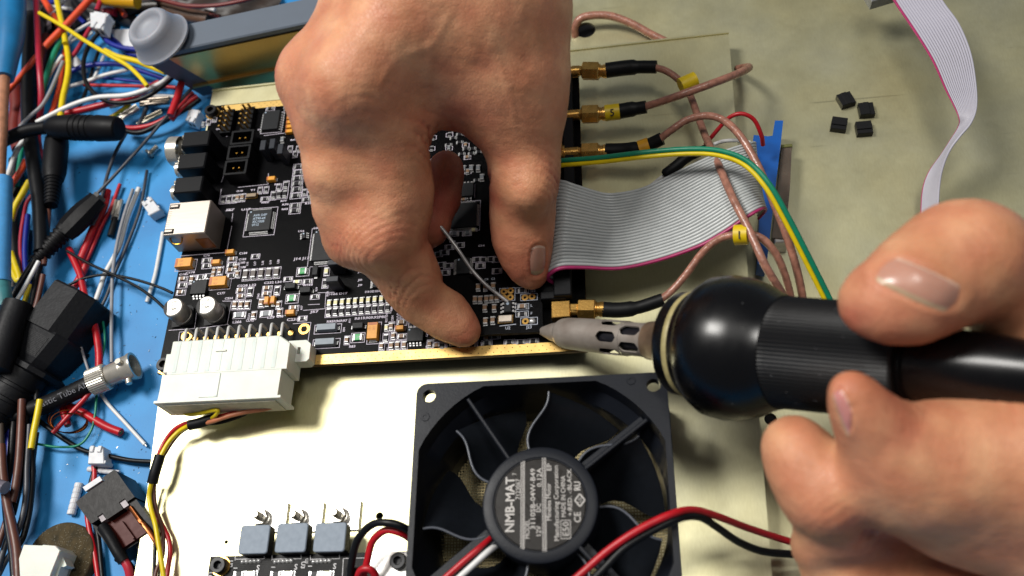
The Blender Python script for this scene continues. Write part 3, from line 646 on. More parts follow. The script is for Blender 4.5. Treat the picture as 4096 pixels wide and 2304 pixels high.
# hub
mb = MB(); mb.lathe([(FZ - 20, 17.6), (FZ - 1.0, 17.6), (FZ - .25, 17.3), (FZ, 16.7), (FZ, 14.3), (FZ - .3, 14.0), (FZ - .3, .01)], (FX, FY, 0), n=64, caps=False)
hub = mb.build('fan_hub', FANB, fan, smooth=35, org=(FX, FY, FZ))
mb = MB(); mb.lathe([(FZ - .26, 13.8), (FZ - .22, 13.8)], (FX, FY, 0), n=64)
lab = mb.build('hub_label', mat('label_black', '1b1714', .28, spec=.25, var=.08), hub)
LW = mat('label_print', 'b5b1ad', .5, var=.05)
mb = MB(); LZ = FZ - .2
fu = lambda x: FX + (x - 942) / 21.15; fv = lambda y: FY - (y - 965) / 21.4
def L_(s_, base, y0, y1, h, bold=0.): text(mb, s_, (fu(base), fv(y0), LZ), h / 21.2 * 1.42, R90, 0, abs(y0 - y1) / 21.4, bold=bold)
L_('NMB-MAT', 778, 1143, 785, 58, .07); L_('7123067', 816, 935, 800, 30, .01); L_('7', 790, 775, 760, 26, .01)
L_('MODEL', 876, 1185, 1065, 30, .01); L_('3110SB-04W-B49', 912, 1128, 735, 31, .015); L_('12V', 948, 1175, 1105, 30, .015); L_('DC', 948, 1020, 965, 30, .015); L_('0.12A', 953, 857, 733, 30, .015)
L_('EP', 1017, 755, 705, 30, .01); L_('Minebea Motor', 1012, 1075, 835, 30, .01); L_('Manufacturing Corporation', 1060, 1203, 720, 30, .01); L_('MADE IN CHINA', 1104, 1055, 790, 28, .01); L_('+:RED. -:BLACK', 1145, 1050, 745, 28, .01); L_('CE', 1198, 1092, 1025, 42, .02); L_('E50', 1122, 1175, 1085, 40, .0); L_('RU', 1200, 890, 830, 40, .05)
def bar(x, y0, y1, t): mb.box((fu(x), (fv(y0) + fv(y1)) / 2, LZ - .01), (t, abs(fv(y0) - fv(y1)), .02))
for x in (822, 833, 842): bar(x, 682, 1248, .22)
for x in (960, 971, 980): bar(x, 655, 1265, .2)
for x in (1072, 1132): bar(x, 1075, 1188, .18)
for y in (1075, 1188): mb.box(((fu(1072) + fu(1132)) / 2, fv(y), LZ - .01), (60 / 21.2, .18, .02))
for y in (1130, 1160): bar(938 if y == 1130 else 938, 1090, 1040, .16); bar(925, 1090, 1040, .16)
c = (fu(1195), fv(950))
for k in range(4):
    a, b_ = math.radians(90 * k), math.radians(90 * k + 90); p, q = (c[0] + 1.5 * math.cos(a), c[1] + 1.9 * math.sin(a)), (c[0] + 1.5 * math.cos(b_), c[1] + 1.9 * math.sin(b_))
    mb.box(((p[0] + q[0]) / 2, (p[1] + q[1]) / 2, LZ - .01), (math.dist(p, q), .4, .02), 0, math.atan2(q[1] - p[1], q[0] - p[0]))
text(mb, 'UL', (c[0] + .5, c[1] - .8, LZ), 1.5, R90)
mb.prism(circ(13.95, 72), LZ - .05, LZ - .01, 0, [circ(13.6, 72)[::-1]]) if False else None
k0 = len(mb.v); mb.prism(off(circ(13.75, 64)), LZ - .04, LZ - .02, 0, [off(circ(13.5, 64))])
mb.build('lettering', LW, hub)
# blades
def blade():
    mb = MB(); rows = []
    nr, nc = 9, 8
    for side in (0, 1):
        for i in range(nr):
            r = 17.2 + (36.9 - 17.2) * i / (nr - 1); t = i / (nr - 1)
            th = -15.5 * (t ** 1.15) + 3.0 * math.sin(t * 2 * math.pi)
            row_ = []
            for j in range(nc):
                s_ = j / (nc - 1); a = math.radians(th - 36 * s_); z = FZ - 5.2 - 15.5 * (s_ ** .85) + 1.0 * t
                row_.append((r * math.cos(a), r * math.sin(a), z - side * (.9 * (1 - s_) + .25)))
            rows.append(row_)
    for i in range(nr - 1):
        pass
    vs = sum(rows, []); fs = []
    for i in range(nr - 1):
        for j in range(nc - 1):
            a = i * nc + j; fs.append((a, a + 1, a + nc + 1, a + nc)[::-1]); b_ = a + nr * nc; fs.append((b_, b_ + 1, b_ + nc + 1, b_ + nc))
    o_ = nr * nc
    for i in range(nr - 1):
        for j in (0, nc - 1):
            a = i * nc + j; f = (a, a + nc, a + nc + o_, a + o_); fs.append(f if j else f[::-1])
    for i in (0, nr - 1):
        for j in range(nc - 1):
            a = i * nc + j; f = (a, a + 1, a + 1 + o_, a + o_); fs.append(f if i == 0 else f[::-1])
    mb.add(vs, fs); return mb.mesh('fan_blade', [FAND], 40)
bm_ = blade()
m_ = MB(); pts_ = []
for i in range(14):
    t = i / 13; r = 17.2 + 19.7 * t; a = math.radians(-15.5 * (t ** 1.15) + 3.0 * math.sin(t * 2 * math.pi)); pts_.append((r * math.cos(a), r * math.sin(a), FZ - 5.1 + 1.0 * t))
m_.tube(pts_, .42, 8); be_ = m_.mesh('blade_edge', mat('fan_edge_glint', '4a4e57', .28, var=.05), 70)  # tube in a lighter colour paints the glint along the blade's leading edge
for k in range(7): o = inst('fan_blade', bm_, fan, (FX, FY, 0), math.radians(101.5 + 360 / 7 * k)); inst('blade_edge', be_, o, (FX, FY, 0), 0)
# struts with raised fins
def strut(a_deg, w_, wide, name='strut'):
    a = math.radians(a_deg); d = (math.cos(a), math.sin(a)); n_ = (-d[1], d[0])
    m_ = MB(); c = (FX + d[0] * 29.2, FY + d[1] * 29.2)
    m_.box((c[0], c[1], FZ - 4.2), (24.6, w_, 3.9), 0, a, ch=.3)
    if wide: m_.box((c[0] + n_[0] * wide * .5, c[1] + n_[1] * wide * .5, FZ - 6.6), (24.6, abs(wide), 2.0), 0, a, ch=.2)
    m_.build(name, FANB, fan)
strut(124, 1.2, 0); strut(37, 1.3, 3.2); strut(219, 1.2, -6.0); strut(-48, 1.3, 3)
# fan lead of three wires in the strut channel
def cable_thing(*a): pass
def wire_geo(pts, wpx, n=8, sub=6):
    path = pxpath(pts, sub); m = pts[len(pts) // 2]; r = wpx * .5 * MMPP(*m); return path, r
REDW = mat('red_insulation', 'b5121f', .38, var=.1, nscale=300, bump=.08); REDD = mat('crimson_insulation', 'a51530', .4, var=.1); BLKW = mat('black_insulation', '0e0f12', .4, spec=.25, var=.15, bump=.1)
WHTW = mat('white_insulation', 'd9d9d8', .4, var=.06); YELW = mat('yellow_insulation', 'dcc20a', .38, var=.07); GRNW = mat('green_insulation', '0b7d5e', .38, var=.08); BLUW = mat('blue_insulation', '14248a', .38, var=.1)
ORGW = mat('orange_insulation', 'd9481c', .4, var=.08); BRNW = mat('brown_insulation', '5b3327', .42, var=.12); GRYW = mat('grey_insulation', '8c8d92', .42, var=.08); TANW = mat('tan_insulation', 'b8714f', .4, var=.06); DGRW = mat('dark_grey_insulation', '3a3c44', .42, var=.12); RBRW = mat('red_brown_insulation', '6e1f16', .45, var=.1)
COAXJ = mat('coax_jacket', 'a87563', .28, var=.22, nscale=420, bump=1., bscale=520)
def wire_part(name, parent, pts, wpx, m, n=8, sub=6):
    path, r = wire_geo(pts, wpx, n, sub); b_ = MB(); b_.tube(path, r, n); return b_.build(name, m, parent, smooth=60)
zs = FZ + 1
t = thing('fan_lead', 'red, black and white wires leaving the fan hub along its lower strut', 'cable', P(1900, 2230, zs))
wire_part('red_wire', t, [(1760, 2330, zs), (1850, 2250, zs + .6), (1920, 2190, zs), (1968, 2150, FZ - 3)], 26, REDW); wire_part('black_wire', t, [(1790, 2330, zs - .8), (1870, 2255, zs - .6), (1935, 2198, zs - .8), (1980, 2165, FZ - 3)], 24, BLKW); wire_part('white_wire', t, [(1815, 2330, zs), (1890, 2262, zs + .3), (1950, 2208, zs), (1990, 2178, FZ - 3)], 26, WHTW)

# ------------------------------------------------------------------ small power board, lower left
ZP = -3.0
pa, pb = P(842, 2226, ZP), P(1640, 2205, ZP)
pbd = thing('power_board', 'small black circuit board with three grey pads and socket screws at the bottom edge', 'circuit board', pa)
ang = math.atan2(pb[1] - pa[1], pb[0] - pa[0]); ux = np.array([math.cos(ang), math.sin(ang), 0]); uy = np.array([-math.sin(ang), math.cos(ang), 0]); wl = math.dist(pa, pb)
def PB(px, py, z=ZP): return P(px, py, z)
q = [np.array(pa), np.array(pa) + ux * wl, np.array(pa) + ux * wl - uy * 40, np.array(pa) - uy * 40]
mb = MB(); mb.prism([tuple(v[:2]) for v in q[::-1]], ZP - 1.6, ZP, 0); mb.build('board_base', [PCB], pbd)
mb = MB(); sk = lambda a, b_: tuple(np.array(PB(a, b_)))
TB = lambda x, y: (700 + x / 2.576, 1900 + y / 2.576)
def pl(x0, y0, x1, y1, t_=.2):
    a, b_ = sk(*TB(x0, y0)), sk(*TB(x1, y1)); d = math.dist(a, b_); mb.box(((a[0] + b_[0]) / 2, (a[1] + b_[1]) / 2, ZP + .004), (d, t_, .03), 0, math.atan2(b_[1] - a[1], b_[0] - a[0]))
for x in (620, 1000, 1395): pl(x, 830, x, 880); pl(x, 868, x + 300, 862); pl(x + 300, 800, x + 300, 862)
pl(1735, 860, 2120, 850); pl(1735, 860, 1725, 1040)
for s_, x, y, h, r_ in (('U2', 560, 880, 2.0, -R90), ('U3', 1305, 890, 2.0, -R90), ('U1', 1345, 860, 1.5, -R90), ('S', 835, 985, 2.6, 0), ('S', 1225, 975, 2.6, 0), ('S', 1625, 968, 2.6, 0), ('1', 640, 975, 2, R90), ('1', 1030, 965, 2, R90), ('1', 1410, 955, 2, R90), ('US', 345, 1000, 2, -R90)):
    a = sk(*TB(x, y)); text(mb, s_, (a[0], a[1], ZP + .03), h, r_, bold=.03)
o = mb.build('silkscreen', mat('white_silkscreen', 'cfcdcf', .5), pbd); o['kind'] = 'stuff'
mb = MB()
for x0 in (700, 1035, 1430):
    for i in range(5): a = sk(*TB(x0 + i * 42 + (0 if x0 > 700 else 0), 895 - i * 3)); mb.lathe([(0, .85), (.5, .7), (.9, .3)], (a[0], a[1], ZP), n=10)
mb.build('solder_joints', SOLDER, pbd, smooth=60)
for x, nm in ((665, 'resistor'), (785, 'led'), (1045, 'resistor'), (1170, 'led'), (1440, 'resistor'), (1570, 'led')):
    a = sk(*TB(x, 1025)); o = inst(nm, PROTO[nm], pbd, a, 0); o.scale = (1.5, 1.5, 1.5)
for x, y in ((435, 925), (2290, 880)):
    a = P(*TB(x, y), ZP + 2.9); inst('socket_screw', SCREW, pbd, (a[0], a[1], ZP), .4)
PADB = mat('grey_blue_pad', '7f8b99', .6, var=.05, nscale=500, bump=.15, bscale=1200); PADS = mat('pad_side', '15171b', .5, spec=.2)
for i, (x0, x1, y0, y1) in enumerate(((640, 985, 510, 815), (1020, 1375, 490, 800), (1415, 1770, 485, 795))):
    zz = ZP + 4.6; a, b_ = P(*TB(x0, y1), zz), P(*TB(x1, y0), zz); c_ = ((a[0] + b_[0]) / 2, (a[1] + b_[1]) / 2); hx, hy = abs(b_[0] - a[0]) / 2, abs(b_[1] - a[1]) / 2
    m_ = MB(); rr_ = rrect(hx, hy, 1.0, 4, c_); m_.prism(rr_, zz - 4.6, zz - .3, 1); m_.loft([[(p[0], p[1], zz - .3) for p in rr_], [(c_[0] + (p[0] - c_[0]) * .95, c_[1] + (p[1] - c_[1]) * .95, zz) for p in rr_]], 0); g_o = m_.build('regulator_pad', [PADB, PADS], pbd, org=(c_[0], c_[1], zz))
    # metal tab, screw and nut behind the pad
    tx, ty = P(*TB((900, 1280, 1700)[i], (445, 440, 425)[i]), ZT + 2)[:2]
    m_ = MB(); m_.box((c_[0] + 1, ty + .3, ZT + .05), (10.5, 10, 1.3), 0, ch=.1); m_.build('metal_tab', SILVER, g_o)
    m_ = MB(); m_.lathe([(0, 3.1), (1.0, 3.1), (1.2, 2.8), (1.2, 1.7)], (tx, ty, ZT + 1.35), n=22, caps=False); m_.lathe([(1.2, 2.6), (3.2, 2.6)], (tx, ty, ZT + 1.35), n=6); m_.lathe([(0, 1.45), (6.5, 1.4), (7.2, 1.0)], (tx, ty, ZT + 1.35), n=16); m_.build('clamp_screw', NICKEL, g_o, smooth=35)
a = sk(*TB(2240, 900)); m_ = MB(); m_.box((a[0] - 1, a[1] - 4, ZP), (13, 15, .2), 0); m_.build('silver_plate', SILVER, pbd)
a = sk(*TB(1900, 1000)); m_ = MB(); m_.box((a[0] + 1, a[1] - 4, ZP), (7.5, 9, 6), 0, ch=.3); m_.build('wire_terminal', BLACKP, pbd)
t = thing('fan_supply_lead', 'red and black wire pair looping from the small power board to the fan', 'cable', P(1440, 2280, ZP + 4))
wire_part('black_wire', t, [(1400, 2330, 3), (1405, 2260, 6), (1430, 2160, 10), (1490, 2098, 14), (1560, 2092, 16), (1620, 2112, 14), (1660, 2145, 6)], 32, BLKW); wire_part('red_wire', t, [(1450, 2325, 3), (1470, 2240, 6), (1490, 2165, 9), (1540, 2122, 12), (1595, 2130, 12), (1640, 2155, 8), (1670, 2190, 2)], 30, REDW)
t = thing('red_loop_wire', 'short red wire looped beside the black screw of the power board', 'wire', P(1440, 2290, ZP + 4)); wire_part('red_strand', t, [(1425, 2340, 4), (1440, 2285, 8), (1475, 2275, 9), (1500, 2300, 7), (1510, 2340, 4)], 30, REDW)
t = thing('supply_lead', 'red and black wire pair arching over the right edge of the fan', 'cable', P(2700, 2050, 34))
wire_part('red_wire', t, [(2250, 2360, 31), (2330, 2290, 32), (2440, 2195, 33), (2570, 2110, 34), (2690, 2055, 33), (2770, 2040, 28), (2860, 2062, 20), (3000, 2115, 6), (3180, 2172, -6), (3300, 2200, -9)], 31, REDW, 10); wire_part('black_wire', t, [(2330, 2360, 31), (2410, 2280, 31), (2500, 2190, 32), (2610, 2122, 32), (2720, 2072, 31), (2800, 2068, 25), (2870, 2110, 17), (2950, 2165, 8), (3050, 2205, 0), (3180, 2218, -6), (3300, 2225, -9)], 33, BLKW, 10)

# ------------------------------------------------------------------ plug and harness
har = thing('power_harness', 'white many pin power plug with yellow, red, black and brown wires in black sleeves', 'cable', P(880, 1500, 5))
gx, gy = cxm, yt - hl
pz = zt + .15; depth = (yt - yb) - hl
m_ = MB(); m_.loft([[(gx - hw - 1.3, gy - .15, .2), (gx + hw + .6, gy - .15, .2), (gx + hw + .6, gy - .15, pz), (gx - hw - 1.3, gy - .15, pz)], [(gx - hw - 1.5, gy - depth + .8, .2), (gx + hw + .4, gy - depth + .8, .2), (gx + hw + .4, gy - depth + .8, pz), (gx - hw - 1.5, gy - depth + .8, pz)]])
m_.box((gx - .5, gy - depth + .4, .0), (hw * 2 + 4.4, .9, pz + .25), 0)
plug = m_.build('plug_housing', NATURAL, har, org=(gx, gy, 5))
m_ = MB(); m_.box((gx - 1.0, gy - depth * .45, pz), (1.0, depth * .8, .35), 0, ch=.1); m_.box((gx - 4, gy - depth * .85, pz), (7, .5, .3)); m_.box((gx - 2, gy + hl * .62, pz - .1), (4, .6, .5)); m_.build('plug_latch', NATURAL, plug)
m_ = MB(); m_.box((gx - .5, gy - depth - .25, .8), (hw * 2 - 1, .5, 10), 0); m_.build('plug_back', mat('nylon_back', 'c9c3ae', .45, sss=.2), plug)
HC = lambda x, y: (500 + x / 2.058, 1600 + y / 2.058)
def hp(pts): return [HC(a, b_) + (c,) for a, b_, c in pts]
wire_part('yellow_wire', har, hp([(440, 55, 3), (470, 95, 2), (540, 118, 2), (640, 105, 4), (730, 85, 6), (765, 90, 6), (745, 125, 4), (710, 150, 1), (660, 175, 0)]), 17, YELW); wire_part('red_wire', har, hp([(995, 30, 3), (985, 60, 2), (930, 95, 2), (830, 120, 2), (740, 145, 1), (660, 185, 0)]), 15, REDW)
wire_part('black_wire', har, hp([(1080, 20, 3), (1050, 55, 1), (980, 120, -2), (860, 165, -4), (760, 190, -3), (660, 195, 0)]), 15, BLKW); wire_part('brown_wire', har, hp([(1250, 10, 4), (1235, 45, 3), (1150, 75, 3), (1000, 98, 3), (860, 130, 3), (730, 172, 2), (660, 190, 0)]), 19, TANW)
wire_part('wire_sleeve', har, hp([(735, 155, 0), (690, 165, 0), (610, 190, 0), (528, 208, 0)]), 42, BLACKS, 12)
wire_part('yellow_wire', har, hp([(560, 200, 0), (510, 218, -1), (440, 262, -2), (365, 340, -2), (305, 440, -2), (285, 500, -2)]), 18, YELW); wire_part('red_wire', har, hp([(560, 190, 0), (500, 192, -1), (410, 240, -2), (335, 330, -3), (285, 430, -3), (275, 500, -2)]), 17, REDW); wire_part('brown_wire', har, hp([(560, 205, -1), (520, 228, -3), (450, 275, -5), (380, 360, -5), (325, 450, -4), (290, 500, -3)]), 14, BRNW)
wire_part('wire_sleeve', har, hp([(288, 458, -2), (270, 520, -2), (245, 600, -2), (225, 685, -3)]), 42, BLACKS, 12)
wire_part('yellow_wire', har, hp([(225, 660, -2), (208, 720, -3), (200, 800, -4), (215, 900, -4), (250, 1030, -3), (275, 1180, -3), (300, 1330, -3), (325, 1500, -4)]), 19, YELW); wire_part('brown_wire', har, hp([(245, 660, -4), (240, 760, -5), (250, 870, -6), (290, 1000, -6), (315, 1120, -6), (310, 1280, -7), (260, 1400, -7), (240, 1500, -7)]), 16, BRNW); wire_part('red_wire', har, hp([(250, 900, -7), (300, 1020, -7), (350, 1120, -7), (372, 1230, -7), (360, 1350, -7), (340, 1500, -7)]), 20, REDW); wire_part('black_wire', har, hp([(235, 680, -6), (230, 900, -8), (245, 1100, -8), (245, 1250, -8), (235, 1500, -8)]), 15, BLKW)
# ------------------------------------------------------------------ grey ribbon cable with a pink edge
RIBG = mat('ribbon_grey', 'b2b6b6', .32, var=.05, nscale=200); RIBP = mat('ribbon_pink', 'a3265f', .4)
def ribbon(label, T, B, n, mg, cat='ribbon cable', flat=1.0, sub=6, name='ribbon_cable'):
    t = thing(name, label, cat, P(*T[len(T) // 2]))
    a, b_ = pxpath(T, sub), pxpath(B, sub)
    for i in range(n):
        f = (i + .5) / n; path = [p + (q - p) * f for p, q in zip(a, b_)]
        r = [max(.3, .5 * float(np.linalg.norm(q - p)) / n) for p, q in zip(a, b_)]
        m_ = MB(); m_.tube(path, r, 8, flat=flat); m_.build('conductor', RIBP if i == n - 1 else mg, t, smooth=70)
    return t
rib = ribbon('broad grey ribbon cable with a pink edge plugged into the right side of the board',
    [(2236, 745, 4), (2222, 722, 11), (2255, 722, 16), (2315, 742, 15), (2415, 771, 11), (2490, 768, 11), (2570, 750, 12), (2667, 706, 15), (2760, 660, 18), (2843, 622, 20), (2920, 592, 21), (3008, 566, 18), (3018, 574, 8), (3000, 600, 0)],
    [(2240, 1150, 4), (2190, 1120, 11), (2235, 1082, 16), (2330, 1077, 14), (2480, 1080, 11), (2640, 1046, 11), (2800, 990, 14), (2900, 935, 18), (2975, 884, 21), (3030, 850, 22), (3062, 838, 17), (3062, 850, 8), (3035, 880, 0)], 26, RIBG)
m_ = MB(); x, y, _ = P(2245, 1150, 9); m_.box((x + .5, y + 16.5, 6.4), (6.4, 40, 3.6), 0, ch=.4); m_.build('ribbon_plug', BLACKP, rib)
RIBL = mat('ribbon_lilac', 'a9a7b3', .42, var=.03, nscale=100)
T = [(3735, -60, 6), (3780, 15, 7), (3838, 95, 9), (3882, 200, 11), (3903, 310, 13), (3908, 420, 14), (3885, 490, 13), (3840, 545, 11), (3800, 600, 8), (3772, 670, 4), (3758, 750, 0), (3753, 860, -4), (3753, 1000, -8)]
B = [(3530, -70, 2), (3580, 15, 2), (3650, 120, 3), (3725, 240, 4), (3780, 360, 5), (3832, 465, 5), (3832, 510, 2), (3800, 565, -1), (3765, 620, -4), (3715, 690, -8), (3690, 760, -11), (3683, 860, -14), (3683, 1000, -16)]
rb2 = ribbon('lilac grey flat cable with a pink edge winding down the bare plate on the right', T, B, 16, RIBL, flat=.8)
m_ = MB(); x, y, _ = P(3520, 2, 0); m_.box((x, y + 4, -3), (10, 9, 5), 0, .25, ch=.5); m_.build('cable_connector', mat('grey_connector', '77797a', .5), rb2)
# ------------------------------------------------------------------ coaxial leads
SLV = mat('heat_shrink', '0c0d0f', .5, spec=.2, var=.12, bump=.15, bscale=700); MARK = mat('marker_yellow', 'd2b400', .45, var=.06); MARKO = mat('marker_amber', 'cf9408', .45)
def coax(label, jack, z0, sleeve, path, marker=None, ch=None, wp=32, sw=62, mk=MARK):
    """jack: pixel of nut start/end; sleeve: pixel list; path: pixel list"""
    t = thing('coaxial_lead', label, 'cable', P(jack[0][0], jack[0][1], z0))
    a, b_ = np.array(P(*jack[0], z0)), np.array(P(*jack[1], z0)); d = b_ - a; L0 = np.linalg.norm(d); d = tuple(d / L0)
    m_ = MB(); m_.lathe([(0, 2.2), (L0 * .28, 2.2), (L0 * .3, 2.9), (L0 * .33, 3.9), (L0 * .8, 3.9), (L0 * .83, 3.5)], a, d, 6); m_.build('hex_nut', GOLD, t)
    m_ = MB(); m_.lathe([(L0 * .8, 2.9), (L0 * .86, 2.9), (L0 * .88, 2.5), (L0 * .94, 2.5), (L0 * .96, 2.8), (L0 * 1.08, 2.8)], a, d, 18); m_.build('crimp_collar', GOLD, t, smooth=35)
    pth = pxpath(sleeve, 5); n_ = len(pth); r0 = sw * .5 * MMPP(*sleeve[0]); m_ = MB()
    m_.tube(pth, [r0 * (1 if i < n_ * .55 else .84) for i in range(n_)], 14); m_.build('shrink_sleeve', SLV, t, smooth=50)
    wire_part('coax_line', t, path, wp, COAXJ, 10, 7)
    if marker:
        (p0, p1, mw, mtl) = marker; m_ = MB(); pts_ = [P(*p0), P(*p1)]; r = mw * .5 * MMPP(*p0); m_.tube(spline(pts_), r, 14); mo = m_.build('marker_ring', mtl, t, smooth=50)
        if ch:
            a, b_ = np.array(pts_[0]), np.array(pts_[1]); c = (a + b_) / 2; dx_ = (b_ - a) / np.linalg.norm(b_ - a); v = CAM - c; v -= dx_ * (v @ dx_); v /= np.linalg.norm(v); up = np.cross(v, dx_)
            m_ = MB(); s_, ang_ = ch; fx_ = dx_ * math.cos(ang_) + up * math.sin(ang_); fy_ = -dx_ * math.sin(ang_) + up * math.cos(ang_)
            at = c + v * (r + .12) - fx_ * 1.0 - fy_ * 1.3; text(m_, s_, tuple(at), 3.8, frame=(tuple(fx_), tuple(fy_)), bold=.05); m_.build('marker_digit', INK, mo)
    return t
coax('brown coaxial lead with ring marker 1 plugged in beside the iron tip', [(2272, 1237), (2405, 1237)], 3.6, [(2412, 1238, 3.6), (2480, 1240, 3.8), (2560, 1228, 4.5), (2652, 1198, 6)],
     [(2630, 1208, 6), (2690, 1160, 7), (2750, 1090, 10), (2810, 1010, 14), (2880, 955, 18), (2960, 938, 21), (3040, 950, 21), (3100, 1010, 18), (3140, 1100, 12), (3165, 1200, 6), (3180, 1300, 0)], ((2938, 940, 22), (2992, 938, 23), 82, MARK), ('1', 0))
coax('brown coaxial lead with a blank yellow flag on the topmost gold socket', [(2290, 283), (2418, 285)], 3.4, [(2424, 282, 3.4), (2500, 272, 3.6), (2560, 268, 4), (2626, 268, 4.5)],
     [(2610, 268, 4.5), (2660, 282, 5), (2710, 315, 5), (2755, 370, 5), (2790, 460, 6), (2820, 540, 8), (2870, 650, 20), (2930, 790, 25), (2996, 920, 25), (3060, 1060, 23), (3120, 1160, 16), (3160, 1230, 8), (3190, 1300, 0)], ((2722, 345, 6), (2782, 318, 6), 66, MARK))
coax('brown coaxial lead with ring marker 5 on the second gold socket from the top', [(2288, 460), (2416, 455)], 3.4, [(2470, 447, 3.6), (2520, 438, 4), (2585, 428, 5)],
     [(2570, 430, 5), (2650, 405, 8), (2750, 370, 12), (2860, 330, 13), (2950, 295, 8), (2995, 272, 0), (2985, 268, -8), (2950, 275, -16)], ((2420, 453, 3.5), (2478, 446, 3.5), 66, MARK), ('5', 0))
coax('brown coaxial lead with an amber ring on the third gold socket', [(2285, 612), (2418, 607)], 3.4, [(2424, 604, 3.4), (2500, 602, 4), (2570, 590, 6), (2648, 555, 9)],
     [(2630, 565, 9), (2680, 525, 12), (2750, 480, 15), (2830, 463, 18), (2900, 485, 20), (2965, 550, 21), (3030, 660, 20), (3090, 800, 18), (3145, 940, 14), (3185, 1070, 8), (3210, 1190, 2), (3220, 1300, -4)], ((2558, 596, 5.6), (2598, 582, 6.4), 68, MARKO))
t = thing('coaxial_lead', 'brown coaxial lead dropping into the round hole behind the inner tray', 'cable', P(2430, 60, ZB + 5)); wire_part('coax_line', t, [(2300, 150, ZB - 1), (2300, 105, ZB + 4), (2335, 68, ZB + 7), (2430, 62, ZB + 7), (2520, 92, ZB + 5), (2600, 135, ZB + 3), (2680, 175, ZB + 2)], 32, COAXJ)
# green and yellow earth wire
t = thing('earth_wire', 'green and yellow striped earth wire sweeping over the ribbon cable', 'wire', P(2700, 615, 24))
m_ = MB(); pth = pxpath([(2120, 670, 16), (2215, 655, 18), (2400, 640, 22), (2600, 617, 27), (2760, 606, 30), (2880, 614, 31), (2985, 655, 30), (3070, 745, 28), (3145, 875, 22), (3225, 1030, 14), (3310, 1200, 4), (3350, 1290, 0)], 7)
dirs = [pth[min(i + 1, len(pth) - 1)] - pth[max(i - 1, 0)] for i in range(len(pth))]
offs = []
for p, d in zip(pth, dirs):
    v = CAM - p; n_ = np.cross(v, d); offs.append(n_ / np.linalg.norm(n_))
m1 = MB(); m1.tube([p + o_ * .85 for p, o_ in zip(pth, offs)], .95, 10); m2 = MB(); m2.tube([p - o_ * .75 for p, o_ in zip(pth, offs)], .85, 10)
sgn = 1 if offs[20][1] > 0 else -1
m1.build('green_stripe' if sgn > 0 else 'yellow_stripe', GRNW if sgn > 0 else YELW, t, smooth=60); m2.build('yellow_stripe' if sgn > 0 else 'green_stripe', YELW if sgn > 0 else GRNW, t, smooth=60)
MATS['green_insulation'].node_tree.nodes['Principled BSDF'].inputs['Roughness'].default_value = .35
# red loop, white and sleeved wires by the ribbon's far end
t = thing('red_wire', 'thin red wire looped above the far end of the ribbon cable', 'wire', P(2960, 455, 12)); wire_part('red_strand', t, [(2820, 580, 2), (2870, 520, 6), (2915, 472, 10), (2965, 455, 12), (3015, 478, 10), (3045, 540, 5), (3052, 580, 0)], 18, REDW)
t = thing('sleeved_wire', 'white wire with a black shrink sleeve lying behind the ribbon cable', 'wire', P(2700, 660, 2)); wire_part('white_wire', t, [(2440, 880, 0), (2520, 800, 1), (2600, 745, 3), (2660, 700, 6), (2760, 640, 8), (2850, 580, 8), (2920, 562, 8), (3000, 570, 6)], 16, WHTW); m_ = MB(); m_.tube(pxpath([(2655, 702, 6), (2700, 668, 8), (2750, 628, 9), (2840, 585, 9)]), [1.4] + [2.1] * 15 + [1.5] * 3, 12); m_.build('shrink_sleeve', SLV, t, smooth=60)
# blue clip and clear spacer
t = thing('blue_clip', 'bright blue plastic clip with an upright tab at the end of the ribbon', 'clip', P(3080, 700, -12))
z = -8; pl_ = [(3100, 482), (3133, 482), (3120, 600), (3098, 780), (3085, 900), (3066, 1062), (3030, 1055), (3036, 900), (3048, 720), (3012, 560), (3015, 540), (3070, 545), (3090, 543)]
m_ = MB(); m_.prism([P(a, b_, z)[:2] for a, b_ in pl_][::-1], z - 9, z, 0); m_.build('clip_body', mat('blue_plastic', '0b58ad', .4, var=.06), t)
t = thing('clear_spacer', 'cloudy clear plastic spacer standing beside the blue clip', 'spacer', P(3135, 770, -14))
m_ = MB(); z = -11; m_.prism([P(a, b_, z)[:2] for a, b_ in [(3128, 580), (3168, 580), (3160, 750), (3140, 955), (3088, 950), (3110, 760)]][::-1], ZB + .2, z, 0); m_.build('spacer_body', mat('cloudy_plastic', '6f6256', .25, var=.2, nscale=80, sss=.3), t)
m_ = MB(); c = P(3115, 955, z); m_.box((c[0] + 1, c[1], ZB + .3), (5, 2.4, 8), 0, ch=.4); m_.build('spacer_tip', SILVER, t); m_ = MB(); c = P(3147, 585, z); m_.box((c[0], c[1], ZB + .3), (4.2, 1.4, 9.3), 0, ch=.2); m_.build('spacer_end', mat('olive_plastic', '6d6e3c', .4), t)
# four jumper blocks on the bare plate
JM = MB(); JM.box((0, 0, 0), (6.1, 2.2, 3.2), 0, ch=.15); JM.box((0, 2.0, 0), (6.1, 1.9, 2.7), 0, ch=.15); JM.box((0, -1.9, 0), (6.0, 1.9, 3.0), 0, ch=.15)
jme = JM.mesh('block_body', [mat('jumper_block_black', '0d0d0f', .55, spec=.25, var=.1)], None)
for lab, px, py, rz in (('loose black jumper block turned askew, upper left of the four', 3385, 392, 2.05 - .2), ('loose black jumper block lying upper right of the four', 3467, 432, 1.57), ('loose black jumper block, leftmost and lowest pair of the four on the plate', 3358, 490, -.28), ('loose black jumper block lying lower right of the four', 3458, 506, .0)):
    x, y, _ = P(px, py, ZB + 3); t = thing('jumper_block', lab, 'jumper', (x, y, ZB), 'loose jumper blocks on the plate'); inst('block_body', jme, t, (x, y, ZB), rz + math.pi)
